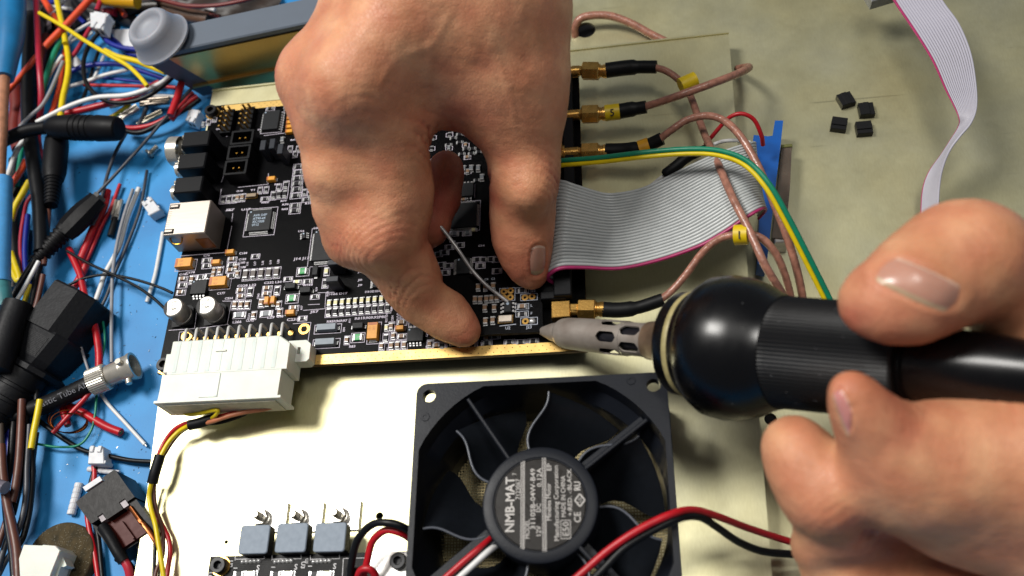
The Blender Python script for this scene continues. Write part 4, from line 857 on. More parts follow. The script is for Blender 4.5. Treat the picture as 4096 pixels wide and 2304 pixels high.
# ------------------------------------------------------------------ soldering iron
zb = 42.0
p0, p1 = np.array(P(2138, 1322, 2.2)), np.array(P(2930, 1391, zb)); idir = (p1 - p0) / np.linalg.norm(p1 - p0)
def atx(px):
    lo, hi = 0., 260.
    for _ in range(40):
        m = (lo + hi) / 2; d = ROT.T @ (p0 + idir * m - CAM); x = CX + FPX * d[0] / -d[2]
        if x < px: lo = m
        else: hi = m
    d = ROT.T @ (p0 + idir * lo - CAM); return lo, -d[2] / FPX
def prof(lst):
    out = []
    for x, h in lst: t_, mm = atx(x); out.append((t_, h * mm))
    return out
iron = thing('soldering_iron', 'soldering iron with slotted grey barrel and glossy black bulbous grip held in the hand', 'soldering iron', tuple(p0))
IRG = mat('oxidised_barrel', '918a83', .5, .35, col2='776d65', nscale=140, bump=.3, bscale=700); BRZ = mat('heat_tinted_collar', '86705c', .42, .6, var=.22, nscale=120)
GLB = mat('glossy_black_grip', '060608', .27, spec=.36, var=.12, nscale=200); RBB = mat('ribbed_black_grip', '0a0a0c', .42, spec=.3, var=.2, nscale=700, bump=.15)
m_ = MB(); m_.lathe(prof([(2138, 3), (2150, 9), (2205, 34), (2240, 44)]), p0, idir, 20); m_.build('iron_tip', IRG, iron, smooth=40)
m_ = MB(); m_.lathe(prof([(2146, 5), (2165, 9), (2176, 10)]), p0 + np.array([0, -.3, -.2]), idir, 12); m_.build('tip_solder', COPPER, iron, smooth=40)
m_ = MB(); m_.lathe(prof([(2236, 36), (2240, 50), (2252, 58), (2275, 63), (2330, 66), (2424, 69)]), p0, idir, 40, caps=False)
q = Vector(idir).to_track_quat('Z', 'Y')
vloc = q.inverted() @ Vector(CAM - p0); PH0 = math.atan2(vloc.y, vloc.x)          # angle of the side turned to the viewer
def slots(x0, x1, phase, n_s=6):
    t0, mm0 = atx(x0); t1, mm1 = atx(x1); ra, rb = 69.5 * mm0, 70.5 * mm1
    for k in range(n_s):
        ac = 2 * math.pi * k / n_s + phase + PH0; ns = 13; outer, innr = [], []
        for i in range(ns):
            u = i / (ns - 1); e_ = abs(2 * u - 1); w_ = .20 + .30 * max(0, (e_ - .55) / .45) ** 2.2; half = 2 * math.pi / n_s * min(w_, .5)
            for lst, dr in ((outer, 0), (innr, -.5)):
                r = ra + (rb - ra) * u + dr; lst.append([tuple(np.array(p0) + np.array(q @ Vector((r * math.cos(ac + half * s_), r * math.sin(ac + half * s_), t0 + (t1 - t0) * u)))) for s_ in np.linspace(-1, 1, 7)])
        rings_ = [o_ + i_[::-1] for o_, i_ in zip(outer, innr)]; m_.loft(rings_, 0, True)
slots(2424, 2502, math.pi / 6); m_.lathe(prof([(2502, 70.5), (2512, 70.8)]), p0, idir, 40, caps=False); slots(2512, 2592, 0.); m_.lathe(prof([(2592, 71), (2612, 74)]), p0, idir, 40, caps=False)
m_.build('iron_barrel', IRG, iron, smooth=50)
m_ = MB(); m_.lathe(prof([(2242, 40), (2612, 56)]), p0, idir, 20); m_.build('heater_core', mat('heater_core', '1e1e24', .3, .3), iron, smooth=50)
m_ = MB(); m_.lathe(prof([(2598, 76), (2625, 80), (2640, 90), (2690, 102), (2735, 112), (2744, 140)]), p0, idir, 36, caps=False); m_.build('barrel_collar', BRZ, iron, smooth=50)
m_ = MB(); m_.lathe(prof([(2716, 90), (2719, 188), (2724, 201), (2732, 206), (2766, 210)]), p0, idir, 56, caps=False); m_.lathe(prof([(2785, 212), (2806, 228), (2812, 229), (2818, 236), (2836, 256), (2870, 280), (2930, 291), (2990, 286), (3050, 268), (3090, 246), (3120, 234), (3140, 229)]), p0, idir, 56, caps=False); m_.build('grip_bulb', GLB, iron, smooth=60)
m_ = MB(); m_.lathe(prof([(2764, 208), (2768, 212), (2782, 216), (2787, 213)]), p0, idir, 56, caps=False); m_.build('grip_ring', mat('yellowed_ring', 'a89b6a', .5, var=.15), iron, smooth=60)
m_ = MB(); n_ = 180; rings = []
for x, h in ((3135, 227), (3160, 226), (3300, 228), (3450, 231), (3560, 233), (3640, 232), (3650, 224)):
    t_, mm = atx(x); r = h * mm
    rings.append([tuple(np.array(p0) + np.array(q @ Vector(((r - (.24 if j % 2 else 0)) * math.cos(2 * math.pi * j / n_), (r - (.24 if j % 2 else 0)) * math.sin(2 * math.pi * j / n_), t_)))) for j in range(n_)])
m_.loft(rings, 0, True); m_.build('ribbed_grip', RBB, iron)
m_ = MB(); m_.lathe(prof([(3650, 185), (3666, 185), (3668, 162), (3740, 158), (3950, 150), (4200, 128), (4500, 110)]), p0, idir, 40); m_.build('cable_boot', GLB, iron, smooth=45)
m_ = MB(); rg = random.Random(8)
for k in range(26):
    t_, mm = atx(rg.uniform(3150, 3620) if k < 20 else rg.uniform(2860, 3080)); r = (229 if k < 20 else 284) * mm; a = PH0 + rg.uniform(-1.1, 1.1); c = np.array(p0) + np.array(q @ Vector((r * math.cos(a), r * math.sin(a), t_))); nrm = np.array(q @ Vector((math.cos(a), math.sin(a), 0))); s_ = rg.uniform(.06, .18)
    m_.lathe([(-.05, s_), (.08, s_ * .7)], c, nrm, 6)
o = m_.build('dust_specks', mat('grip_dust', '8f8f92', .7, var=.3), iron); o['kind'] = 'stuff'

# ------------------------------------------------------------------ hands
def skin_material():
    m = bpy.data.materials.new('skin'); m.use_nodes = True; nt = m.node_tree; b = nt.nodes['Principled BSDF']
    tc = nt.nodes.new('ShaderNodeTexCoord')
    def noise(sc, det=4):
        n = nt.nodes.new('ShaderNodeTexNoise'); n.inputs['Scale'].default_value = sc; n.inputs['Detail'].default_value = det; nt.links.new(tc.outputs['Object'], n.inputs['Vector']); return n
    n1 = noise(70, 5); n2 = noise(420, 3)
    cr = nt.nodes.new('ShaderNodeValToRGB'); e = cr.color_ramp.elements; e[0].position = .3; e[1].position = .72
    e[0].color = lin('b57a56'); e[1].color = lin('d59f78'); k = cr.color_ramp.elements.new(.5); k.color = lin('c48a66')
    nt.links.new(n1.outputs['Fac'], cr.inputs[0])
    at = nt.nodes.new('ShaderNodeAttribute'); at.attribute_name = 'flush'
    mx = nt.nodes.new('ShaderNodeMix'); mx.data_type = 'RGBA'; mx.inputs['B'].default_value = lin('b05844'); nt.links.new(at.outputs['Fac'], mx.inputs['Factor']); nt.links.new(cr.outputs[0], mx.inputs['A'])
    m2 = nt.nodes.new('ShaderNodeMix'); m2.data_type = 'RGBA'; m2.blend_type = 'OVERLAY'; m2.inputs['Factor'].default_value = .12; nt.links.new(mx.outputs['Result'], m2.inputs['A']); nt.links.new(n2.outputs['Fac'], m2.inputs['B'])
    nt.links.new(m2.outputs['Result'], b.inputs['Base Color'])
    b.inputs['Roughness'].default_value = .46; b.inputs['Specular IOR Level'].default_value = .42
    b.inputs['Subsurface Weight'].default_value = .12; b.inputs['Subsurface Radius'].default_value = (1, .35, .2); b.inputs['Subsurface Scale'].default_value = .003
    v = nt.nodes.new('ShaderNodeTexVoronoi'); v.inputs['Scale'].default_value = 1000; v.feature = 'DISTANCE_TO_EDGE'
    mp = nt.nodes.new('ShaderNodeMapping'); mp.inputs['Scale'].default_value = (1, .55, 1); nt.links.new(tc.outputs['Object'], mp.inputs[0]); nt.links.new(mp.outputs[0], v.inputs['Vector'])
    mr = nt.nodes.new('ShaderNodeMapRange'); mr.inputs[2].default_value = .12; nt.links.new(v.outputs['Distance'], mr.inputs[0])
    nr = noise(260, 5); rr = nt.nodes.new('ShaderNodeMapRange'); rr.inputs[1].default_value = .3; rr.inputs[2].default_value = .7; rr.inputs[3].default_value = .42; rr.inputs[4].default_value = .6; nt.links.new(nr.outputs['Fac'], rr.inputs[0]); nt.links.new(rr.outputs[0], b.inputs['Roughness'])
    n3 = noise(230, 7); ad = nt.nodes.new('ShaderNodeMath'); ad.operation = 'ADD'; nt.links.new(mr.outputs[0], ad.inputs[0])
    ml = nt.nodes.new('ShaderNodeMath'); ml.operation = 'MULTIPLY'; ml.inputs[1].default_value = 3.; nt.links.new(n3.outputs['Fac'], ml.inputs[0]); nt.links.new(ml.outputs[0], ad.inputs[1])
    bp = nt.nodes.new('ShaderNodeBump'); bp.inputs['Strength'].default_value = .34; bp.inputs['Distance'].default_value = .0002
    nt.links.new(ad.outputs[0], bp.inputs['Height']); nt.links.new(bp.outputs[0], b.inputs['Normal'])
    return m
SKIN = skin_material()
def C3(px, py, z, rpx): return np.array(P(px, py, z)), rpx * MMPP(px, py, z)
def smin(a, b, k):
    h = np.maximum(k - np.abs(a - b), 0) / k; return np.minimum(a, b) - h * h * k * .25
def chain_sdf(G, ch, k):
    d = None
    for (a, ra), (b, rb) in zip(ch[:-1], ch[1:]):
        ab = b - a; L2 = float(ab @ ab) + 1e-9
        t = np.clip(((G[0] - a[0]) * ab[0] + (G[1] - a[1]) * ab[1] + (G[2] - a[2]) * ab[2]) / L2, 0, 1).astype(np.float32)
        s = np.sqrt((G[0] - a[0] - t * ab[0]) ** 2 + (G[1] - a[1] - t * ab[1]) ** 2 + (G[2] - a[2] - t * ab[2]) ** 2) - (ra + (rb - ra) * t)
        d = s if d is None else smin(d, s, k)
    return d
def surface_nets(F, org, h):
    nx, ny, nz = F.shape; S_ = F < 0
    m = np.zeros((nx - 1, ny - 1, nz - 1), np.int8)
    for i in (0, 1):
        for j in (0, 1):
            for k in (0, 1): m += S_[i:nx - 1 + i, j:ny - 1 + j, k:nz - 1 + k]
    act = np.argwhere((m > 0) & (m < 8)); n = len(act)
    idx = -np.ones(m.shape, np.int64); idx[tuple(act.T)] = np.arange(n)
    acc = np.zeros((n, 3)); cnt = np.zeros(n)
    cs = [(i, j, k) for i in (0, 1) for j in (0, 1) for k in (0, 1)]
    val = {c: F[act[:, 0] + c[0], act[:, 1] + c[1], act[:, 2] + c[2]] for c in cs}
    for a in cs:
        for ax in range(3):
            if a[ax] == 0:
                b = list(a); b[ax] = 1; b = tuple(b); va, vb = val[a], val[b]; x = (va < 0) != (vb < 0)
                t = va[x] / (va[x] - vb[x]); p = np.tile(np.array(a, float), (x.sum(), 1)); p[:, ax] += t; acc[x] += p; cnt[x] += 1
    V = (act + acc / cnt[:, None]) * h + org
    Q_ = []
    for ax in range(3):
        o1, o2 = [(1, 2), (2, 0), (0, 1)][ax]
        sl0 = [slice(None)] * 3; sl1 = [slice(None)] * 3; sl0[ax] = slice(0, -1); sl1[ax] = slice(1, None)
        A, B = S_[tuple(sl0)], S_[tuple(sl1)]; e = np.argwhere(A != B); e = e[(e[:, o1] > 0) & (e[:, o2] > 0) & (e[:, o1] < F.shape[o1] - 1) & (e[:, o2] < F.shape[o2] - 1)]
        ins = A[tuple(e.T)]; u = np.zeros(3, int); w_ = np.zeros(3, int); u[o1] = 1; w_[o2] = 1
        c0, c1, c2, c3 = e, e - u, e - u - w_, e - w_
        q = np.stack([idx[tuple(c.T)] for c in (c0, c1, c2, c3)], 1); q[~ins] = q[~ins][:, ::-1]; Q_.append(q)
    return V, np.concatenate(Q_)
def vnormals(V, Q_):
    n = np.cross(V[Q_[:, 2]] - V[Q_[:, 0]], V[Q_[:, 3]] - V[Q_[:, 1]]); N = np.zeros_like(V)
    for i in range(4): np.add.at(N, Q_[:, i], n)
    return N / (np.linalg.norm(N, axis=1)[:, None] + 1e-12)
def relax(V, Q_, it):
    for _ in range(it):
        A = np.zeros_like(V); c = np.zeros(len(V))
        for i in range(4):
            np.add.at(A, Q_[:, i], V[Q_[:, (i + 1) % 4]] + V[Q_[:, i - 1]]); np.add.at(c, Q_[:, i], 2)
        V = V * .4 + .6 * A / c[:, None]
    return V
def lump(V, s, seed):
    r_ = np.random.RandomState(seed); out = np.zeros(len(V))
    for k in range(7):
        w_ = r_.normal(size=3); w_ /= np.linalg.norm(w_); out += np.sin((V @ w_) * 2 * np.pi / (s * r_.uniform(.7, 1.4)) + r_.uniform(0, 6.28) + 1.3 * np.sin(V @ np.roll(w_, 1) * 2 * np.pi / (s * 1.9)))
    return out / 7
def make_hand(label, groups, h, bumps=(), wrinkles=(), flush=(), creases=(), dz=0., nails=(), veins=()):
    """groups: list of (blend with what came before, chain blend, [(px,py,z,rpx)...])"""
    sh_ = lambda q: (q[0], q[1], q[2] + dz) + tuple(q[3:])
    groups = [(a, b, [sh_(q) for q in ch]) for a, b, ch in groups]; bumps = [sh_(q) for q in bumps]; wrinkles = [sh_(q) for q in wrinkles]; flush = [sh_(q) for q in flush]; creases = [sh_(q) for q in creases]
    chains = [(kg, kc, [C3(*q) for q in ch]) for kg, kc, ch in groups]
    allp = np.array([c + s_ * r for _, _, ch in chains for c, r in ch for s_ in (-1, 1)])
    lo, hi = allp.min(0) - 4, allp.max(0) + 4
    ax = [np.arange(lo[i], hi[i], h, dtype=np.float32) for i in range(3)]
    G = np.meshgrid(*ax, indexing='ij'); F = None
    for kg, kc, ch in chains:
        d = chain_sdf(G, ch, kc); F = d if F is None else smin(F, d, kg)
    for px, py, z, rpx, kb in bumps:
        c, r = C3(px, py, z, rpx); F = smin(F, np.sqrt((G[0] - c[0]) ** 2 + (G[1] - c[1]) ** 2 + (G[2] - c[2]) ** 2) - r, kb)
    V, Q_ = surface_nets(F.astype(np.float64), lo, h); V = relax(V, Q_, 4); N = vnormals(V, Q_)
    d0 = ROT.T @ (V - CAM).T; U = np.stack([CX + FPX * d0[0] / -d0[2], CY - FPX * d0[1] / -d0[2]], 1)
    face = np.einsum('ij,ij->i', N, CAM - V) > 0
    D = np.zeros(len(V)); rng = np.random.RandomState(5)
    for px, py, z, ang, along, across, lam, amp in wrinkles:    # folds across a joint
        c = np.array(P(px, py, z)); mm = MMPP(px, py, z); e = np.array(P(px + 50 * math.cos(ang), py + 50 * math.sin(ang), z)) - c; e /= np.linalg.norm(e)
        r_ = V - c; s_ = r_ @ e; w_ = np.linalg.norm(r_ - s_[:, None] * e, axis=1); A_, B_ = along * mm, across * mm
        ph = s_ / (lam * mm) * 2 * np.pi + .9 * np.sin(w_ / B_ * 3.1 + px) + .5 * np.sin(w_ * 1.7)
        D -= amp * np.clip(np.cos(ph), -.2, 1) ** 3 * np.exp(-(s_ / A_) ** 2 - (w_ / B_) ** 2)
    for px, py, z, ang, along, across, amp in creases:
        c = np.array(P(px, py, z)); mm = MMPP(px, py, z); e = np.array(P(px + 50 * math.cos(ang), py + 50 * math.sin(ang), z)) - c; e /= np.linalg.norm(e)
        r_ = V - c; s_ = r_ @ e; w_ = np.linalg.norm(r_ - s_[:, None] * e, axis=1)
        s_ = s_ + .35 * np.sin(w_ * .55 + px); D -= amp * np.exp(-(s_ / (along * mm)) ** 2 - (w_ / (across * mm)) ** 2)
    D += .11 * lump(V, 7., 3) + .07 * lump(V, 3.2, 9)
    fine = lump(V, 1.9, 21); D += .05 * np.sign(fine) * np.abs(fine) ** .7
    for path, wv, av in veins:
        pc = [np.array(P(x, y, z_ + dz)) for x, y, z_ in path]; pc = np.array(spline(pc, 8)); dm = np.min(np.linalg.norm(V[:, None, :] - pc[None, :, :], axis=2), axis=1) if len(pc) < 60 else 0
        k_ = face & (dm < 12); pu = np.array([[CX + FPX * q[0] / -q[2], CY - FPX * q[1] / -q[2]] for q in (pc - CAM) @ ROT]); du = np.min(np.hypot(U[k_][:, None, 0] - pu[None, :, 0], U[k_][:, None, 1] - pu[None, :, 1]), axis=1); D[k_] += av * np.exp(-(du / wv) ** 2)
    for cs_ in nails:
        cs_ = np.array(cs_, float); c_ = cs_.mean(0); eu = (cs_[1] + cs_[2] - cs_[0] - cs_[3]) / 4; ev = (cs_[2] + cs_[3] - cs_[0] - cs_[1]) / 4; A2 = np.linalg.inv(np.stack([eu, ev], 1)); ab = (U - c_) @ A2.T
        ee = (np.abs(ab[:, 0]) ** 3 + np.abs(ab[:, 1]) ** 3) ** (1 / 3); k_ = face & (ee < 2.2)
        D[k_] += -.32 * np.exp(-((ee[k_] - 1.0) / .10) ** 2) + .26 * np.exp(-((ee[k_] - 1.28) / .14) ** 2)
    V = V + N * D[:, None]; N = vnormals(V, Q_)
    fl = np.zeros(len(V))
    for px, py, z, rpx, a in flush:
        c, r = C3(px, py, z, rpx); fl = np.maximum(fl, a * np.exp(-(np.linalg.norm(V - c, axis=1) / r) ** 2))
    fl = np.clip(fl * (1 + .5 * lump(V, 9., 4)) + .12 + .3 * lump(V, 11., 14) - D * .7 * (D < 0), 0, 1)
    org = V.mean(0); t = thing('hand', label, 'hand', tuple(org))
    me = bpy.data.meshes.new('hand_body'); me.from_pydata(((V - org) * S).tolist(), [], Q_.tolist()); me.materials.append(SKIN)
    me.polygons.foreach_set('use_smooth', [True] * len(Q_)); at = me.attributes.new('flush', 'FLOAT', 'POINT'); at.data.foreach_set('value', fl.astype(np.float32)); me.update()
    o = inst('hand_body', me, t, tuple(org)); return t, V, Q_
from mathutils.bvhtree import BVHTree
NAIL = mat('fingernail', 'b58572', .3, var=.05, nscale=90, sss=.15, coat=.2); NAILR = mat('fingernail_pink', 'c4837b', .3, var=.05, sss=.15, coat=.2); CUTI = mat('cuticle_edge', 'd0ad98', .4, var=.1); NAILT = mat('nail_edge', 'b59a7c', .4, var=.05)
def nail(hand, V, Q_, corners, m, lift=.35, n=14, rnd=.35, tipside=None):
    """corners: 4 photograph pixels round the nail; the plate follows the finger's own surface"""
    bvh = BVHTree.FromPolygons([Vector(v) for v in V], Q_.tolist()); mb = MB(); top = []; bot = []
    for i in range(n):
        for j in range(n):
            u, v = i / (n - 1), j / (n - 1); a, b = 2 * u - 1, 2 * v - 1
            x_ = a * math.sqrt(max(0, 1 - rnd * b * b)); y_ = b * math.sqrt(max(0, 1 - rnd * a * a)); u, v = (x_ + 1) / 2, (y_ + 1) / 2
            px = sum(wt * c[0] for wt, c in zip(((1 - u) * (1 - v), u * (1 - v), u * v, (1 - u) * v), corners)); py = sum(wt * c[1] for wt, c in zip(((1 - u) * (1 - v), u * (1 - v), u * v, (1 - u) * v), corners))
            d = Vector(ROT @ np.array([(px - CX) / FPX, -(py - CY) / FPX, -1.0])).normalized(); hit = bvh.ray_cast(Vector(CAM), d)
            if hit[0] is None: top.append(None); continue
            nn = hit[1] if hit[1].dot(d) < 0 else -hit[1]; edge = max(abs(a), abs(b)); top.append((np.array(hit[0] + nn * (lift * (1 - .8 * edge ** 4))), np.array(hit[0] - nn * .5)))
    if any(q is None for q in top): print('nail missed', sum(q is None for q in top)); base = next(q for q in top if q); top = [q or base for q in top]
    vs = [q[0] for q in top] + [q[1] for q in top]; fs = []; o_ = n * n
    for _ in range(3):
        g = np.array(vs[:o_]).reshape(n, n, 3); g2 = g.copy(); g2[1:-1, 1:-1] = .5 * g[1:-1, 1:-1] + .125 * (g[2:, 1:-1] + g[:-2, 1:-1] + g[1:-1, 2:] + g[1:-1, :-2]); vs[:o_] = list(g2.reshape(-1, 3))
    for i in range(n - 1):
        for j in range(n - 1):
            a = i * n + j; fs.append((a, a + n, a + n + 1, a + 1))
    for i in range(n - 1):
        for a, b in ((i * n, (i + 1) * n), ((i + 1) * n + n - 1, i * n + n - 1), (i + 1, i), ((n - 1) * n + i, (n - 1) * n + i + 1)): fs.append((b, a, a + o_, b + o_))
    mb.add(vs, fs); 
    if tipside is not None:
        for k in range((n - 1) * (n - 1)):
            i, j = divmod(k, n - 1)
            if (tipside == 0 and j < 2) or (tipside == 1 and i >= n - 3) or (tipside == 2 and j >= n - 3) or (tipside == 3 and i < 2): mb.m[k] = 1
        for k in range((n - 1) * (n - 1)):
            i, j = divmod(k, n - 1)
            if {0: j, 1: n - 2 - i, 2: n - 2 - j, 3: i}[tipside] >= n - 2: mb.m[k] = 2
    return mb.build('fingernail', [m, NAILT, CUTI], hand, smooth=60)

# --- the hand reaching in from the far side
palm = [(8, 6, [(1480, 330, 74, 190), (1640, 120, 82, 270), (1700, -150, 88, 330), (1780, -430, 94, 320)]), (14, 8, [(1860, 290, 70, 190), (1860, 60, 80, 300), (1800, -160, 88, 330), (1850, -430, 94, 320)]), (12, 8, [(1300, 330, 72, 125), (1440, 130, 80, 165), (1620, -160, 88, 225)]),
        (16, 8, [(2070, 300, 66, 170), (2010, 60, 76, 250), (1930, -160, 84, 310)]), (14, 6, [(1600, 300, 70, 150), (1770, 330, 62, 140), (1960, 330, 62, 150)])]
hand1, V1, Q1 = make_hand('hand reaching over the big board, pinching a small board with index finger and thumb', palm + [
    (8, 4, [(1500, 400, 74, 185), (1542, 520, 68, 168), (1562, 640, 61, 148), (1578, 760, 53, 148), (1580, 860, 45, 136), (1572, 945, 38, 128), (1606, 1050, 30, 124), (1650, 1135, 22, 114), (1690, 1200, 16, 94), (1785, 1262, 10.5, 92), (1846, 1312, 7.5, 66), (1864, 1328, 6.5, 52)]),
    (11, 4, [(1282, 350, 74, 122), (1310, 500, 71, 124), (1345, 680, 62, 120), (1368, 830, 50, 108), (1402, 950, 38, 96), (1470, 985, 22, 84), (1600, 960, 12, 80)]),
    (2.0, 4, [(1600, 985, 13, 78), (1715, 905, 14, 76), (1762, 790, 18, 74), (1782, 690, 22, 66), (1786, 662, 23, 58)]),
    (12, 4, [(2075, 330, 64, 175), (2098, 470, 56, 148), (2098, 600, 48, 134), (2096, 690, 42, 132), (2094, 760, 36, 124), (2090, 860, 28, 122), (2090, 950, 22, 114), (2104, 1030, 16, 92), (2120, 1082, 12, 66), (2130, 1100, 11, 48)]),
    (18, 4, [(1395, 330, 89, 40), (1520, 160, 95, 42), (1690, -80, 103, 46)]), (14, 4, [(2010, 470, 58, 60), (1990, 300, 72, 60), (1930, 80, 88, 60)]),
    ], .85, nails=[[(2120, 985), (2186, 978), (2178, 1094), (2120, 1106)]], veins=[([(1520, 330, 90), (1600, 230, 95), (1720, 180, 98), (1800, 60, 104)], 16, .22), ([(1700, 330, 80), (1720, 260, 88), (1720, 180, 96)], 14, .16), ([(1330, 250, 88), (1420, 160, 94), (1520, 60, 100)], 15, .16), ([(2060, 500, 64), (2040, 380, 70), (1990, 240, 80)], 14, .2)], bumps=[(1240, 285, 80, 75, 16), (1392, 330, 88, 108, 20), (1400, 965, 42, 70, 8), (1512, 965, 48, 92, 12), (2130, 760, 46, 70, 10)],
    wrinkles=[(1520, 965, 46, 1.15, 85, 140, 22, .9), (1400, 985, 42, 1.2, 60, 80, 18, .6), (1625, 1165, 28, 1.0, 45, 120, 17, .7), (2180, 730, 44, 1.9, 95, 95, 30, .9), (1690, 560, 66, 1.2, 90, 110, 34, .8),
              (1940, 500, 58, 1.7, 50, 60, 50, .8), (1235, 340, 80, 1.4, 110, 110, 26, .32), (1420, 400, 86, 1.4, 120, 120, 28, .32), (2130, 560, 52, 1.6, 160, 90, 30, .3), (1790, 1270, 14, .8, 30, 80, 20, .25), (1700, 880, 40, 1.2, 80, 60, 30, .35), (1990, 900, 26, 1.5, 90, 60, 34, .3)],
    creases=[(1704, 642, 55, 1.35, 15, 80, 3.6), (1698, 975, 33, 1.0, 14, 85, 3.4), (1764, 1190, 12, .75, 14, 85, 3.0), (1966, 764, 36, 1.75, 15, 90, 3.4), (1962, 590, 46, 1.75, 13, 55, 1.6), (2220, 740, 42, 1.9, 12, 70, 1.2), (1750, 478, 62, .9, 14, 80, 2.0), (1840, 470, 60, 0.2, 18, 60, 1.2), (1928, 480, 58, 2.0, 16, 60, 1.6)],
    flush=[(1870, 1330, 8, 110, .55), (2100, 1050, 18, 150, .55), (1690, 960, 36, 100, .6), (1690, 650, 52, 110, .6), (1760, 800, 20, 260, .85), (1970, 760, 40, 110, .5), (1850, 420, 62, 220, .5), (1512, 960, 50, 120, .35), (1400, 980, 44, 90, .3), (1200, 290, 80, 120, .3), (1400, 340, 88, 130, .22)])
nail(hand1, V1, Q1, [(2120, 985), (2186, 978), (2178, 1094), (2120, 1106)], NAIL, .25, rnd=.3, tipside=2)

# --- the hand holding the iron
hand2, V2, Q2 = make_hand('blurred hand in front gripping the soldering iron between thumb and index finger', [
    (8, 8, [(3850, 1890, 92, 235), (4100, 1860, 95, 260), (4450, 1800, 98, 300)]), (10, 8, [(3560, 1930, 88, 190), (3850, 2020, 84, 210), (4300, 2150, 80, 300)]),
    (8, 5, [(3402, 1566, 122, 82), (3440, 1630, 118, 104), (3500, 1720, 112, 134), (3560, 1810, 106, 158), (3640, 1880, 100, 180)]),
    (12, 6, [(3640, 1900, 100, 170), (3800, 1840, 102, 190), (3960, 1820, 102, 170), (4200, 1840, 100, 220)]),
    (2.5, 5, [(3172, 1786, 92, 118), (3230, 1880, 92, 140), (3300, 1985, 88, 150), (3370, 2080, 80, 135), (3470, 2150, 68, 126), (3800, 2240, 50, 150), (4300, 2350, 44, 200)]),
    (2.5, 5, [(3278, 2190, 72, 104), (3360, 2300, 66, 130), (3560, 2380, 60, 150), (4000, 2420, 55, 200)]),
    (3, 6, [(3470, 1215, 122, 98), (3530, 1205, 124, 135), (3620, 1180, 124, 178), (3720, 1115, 122, 200), (3830, 1050, 120, 218), (3930, 1080, 114, 200), (4080, 1180, 106, 190), (4400, 1350, 98, 230)]),
    (14, 8, [(4250, 1300, 100, 190), (4350, 1600, 98, 250), (4400, 1850, 98, 280)]),
    ], .9, nails=[[(3480, 1122), (3580, 1018), (3858, 1142), (3786, 1262)], [(3322, 1572), (3370, 1556), (3412, 1640), (3396, 1770)]], bumps=[(3310, 1990, 96, 105, 10), (3190, 1800, 96, 80, 8), (3260, 2170, 78, 60, 8), (3930, 1000, 124, 110, 12)],
    wrinkles=[(3650, 1745, 108, .5, 60, 120, 60, .5), (3330, 2010, 98, .95, 90, 110, 34, .4), (3480, 2090, 84, .5, 70, 110, 30, .7), (3880, 930, 132, 2.4, 90, 120, 36, .45), (3560, 1620, 114, .9, 50, 90, 40, .35), (4020, 1690, 108, .1, 60, 160, 50, .5)], dz=-33.,
    creases=[(3655, 1742, 110, .6, 40, 110, 1.2), (3470, 2120, 84, .9, 22, 90, 1.6), (3300, 2080, 90, 1.0, 20, 80, 1.0), (3530, 1560, 116, .8, 26, 70, 1.0)],
    flush=[(3400, 1560, 122, 120, .35), (3520, 1640, 118, 160, .55), (3480, 1250, 124, 170, .55), (3650, 1330, 112, 180, .5), (3320, 2000, 94, 140, .4), (3500, 2120, 80, 150, .45), (3650, 1760, 106, 110, .6), (4000, 2330, 60, 250, .6), (3480, 1060, 120, 90, .4)])
nail(hand2, V2, Q2, [(3480, 1122), (3580, 1018), (3858, 1142), (3786, 1262)], NAIL, .5, rnd=.22, tipside=3)
nail(hand2, V2, Q2, [(3322, 1572), (3370, 1556), (3412, 1640), (3396, 1770)], NAILR, .3, rnd=.3, tipside=3)

# ------------------------------------------------------------------ small board pinched in the fingers, and the solder wire
zd = 5.5
q = [P(1690, 1120, zd), P(2166, 1085, zd), P(2172, 1328, zd), P(1715, 1350, zd)]
dbd = thing('small_board', 'small black circuit board with gold ringed holes pinched between thumb and fingertip', 'circuit board', q[2])
m_ = MB(); m_.prism([p[:2] for p in q][::-1], zd - 1.5, zd, 0); m_.build('board_base', [PCB], dbd)
m_ = MB(); ws = MB()
def dpad(x, y, r=14):
    c = P(*cA(x, y), zd)[:2]; k = r * MMPP(*cA(x, y), zd); m_.prism(circ(k, 20, c), zd + .005, zd + .06, 0, [circ(k * .42, 12, c)])
for x, y in ((1728, 643), (1793, 635), (1728, 705), (1790, 698), (1932, 700), (2000, 692), (1936, 930)): dpad(x, y)
m_.build('gold_pads', GOLD, dbd)
def drect(x0, y0, x1, y1, t_=.22):
    a, b_ = P(*cA(x0, y1), zd), P(*cA(x1, y0), zd); srect(ws, (a[0] + b_[0]) / 2, (a[1] + b_[1]) / 2, abs(b_[0] - a[0]), abs(b_[1] - a[1]), t_, zd + .04)
for r_ in ((1685, 605, 1835, 735), (1890, 660, 2050, 732), (1890, 890, 2052, 968), (1843, 600, 1968, 660), (1843, 758, 1968, 818), (1843, 830, 1965, 890)): drect(*r_)
ws.v = [(a, b_, max(zd + .005, min(c, zd + .05))) for a, b_, c in ws.v]
for s_, x, y, h in (('J22', 1985, 650, 1.5), ('L', 1985, 790, 1.4), ('F', 1985, 865, 1.4), ('J23', 1945, 1000, 1.6), ('U2', 1740, 1010, 1.6), ('C4', 1540, 535, 1.2), ('C3', 1605, 530, 1.2)):
    c = P(*cA(x, y), zd); text(ws, s_, (c[0], c[1], zd + .03), h, 0, bold=.03)
a, b_ = P(*cA(1690, 975), zd), P(*cA(1840, 960), zd); ws.box(((a[0] + b_[0]) / 2, (a[1] + b_[1]) / 2, zd + .005), (6.0, .3, .03), 0, .06)
o = ws.build('silkscreen', mat('bright_silkscreen', 'a9aebb', .5), dbd); o['kind'] = 'stuff'
def dcomp(nm, x, y, rz=0., sc=1.): 
    c = P(*cA(x, y), zd + .4); o_ = inst(nm, PROTO[nm], dbd, (c[0], c[1], zd), rz); o_.scale = (sc,) * 3
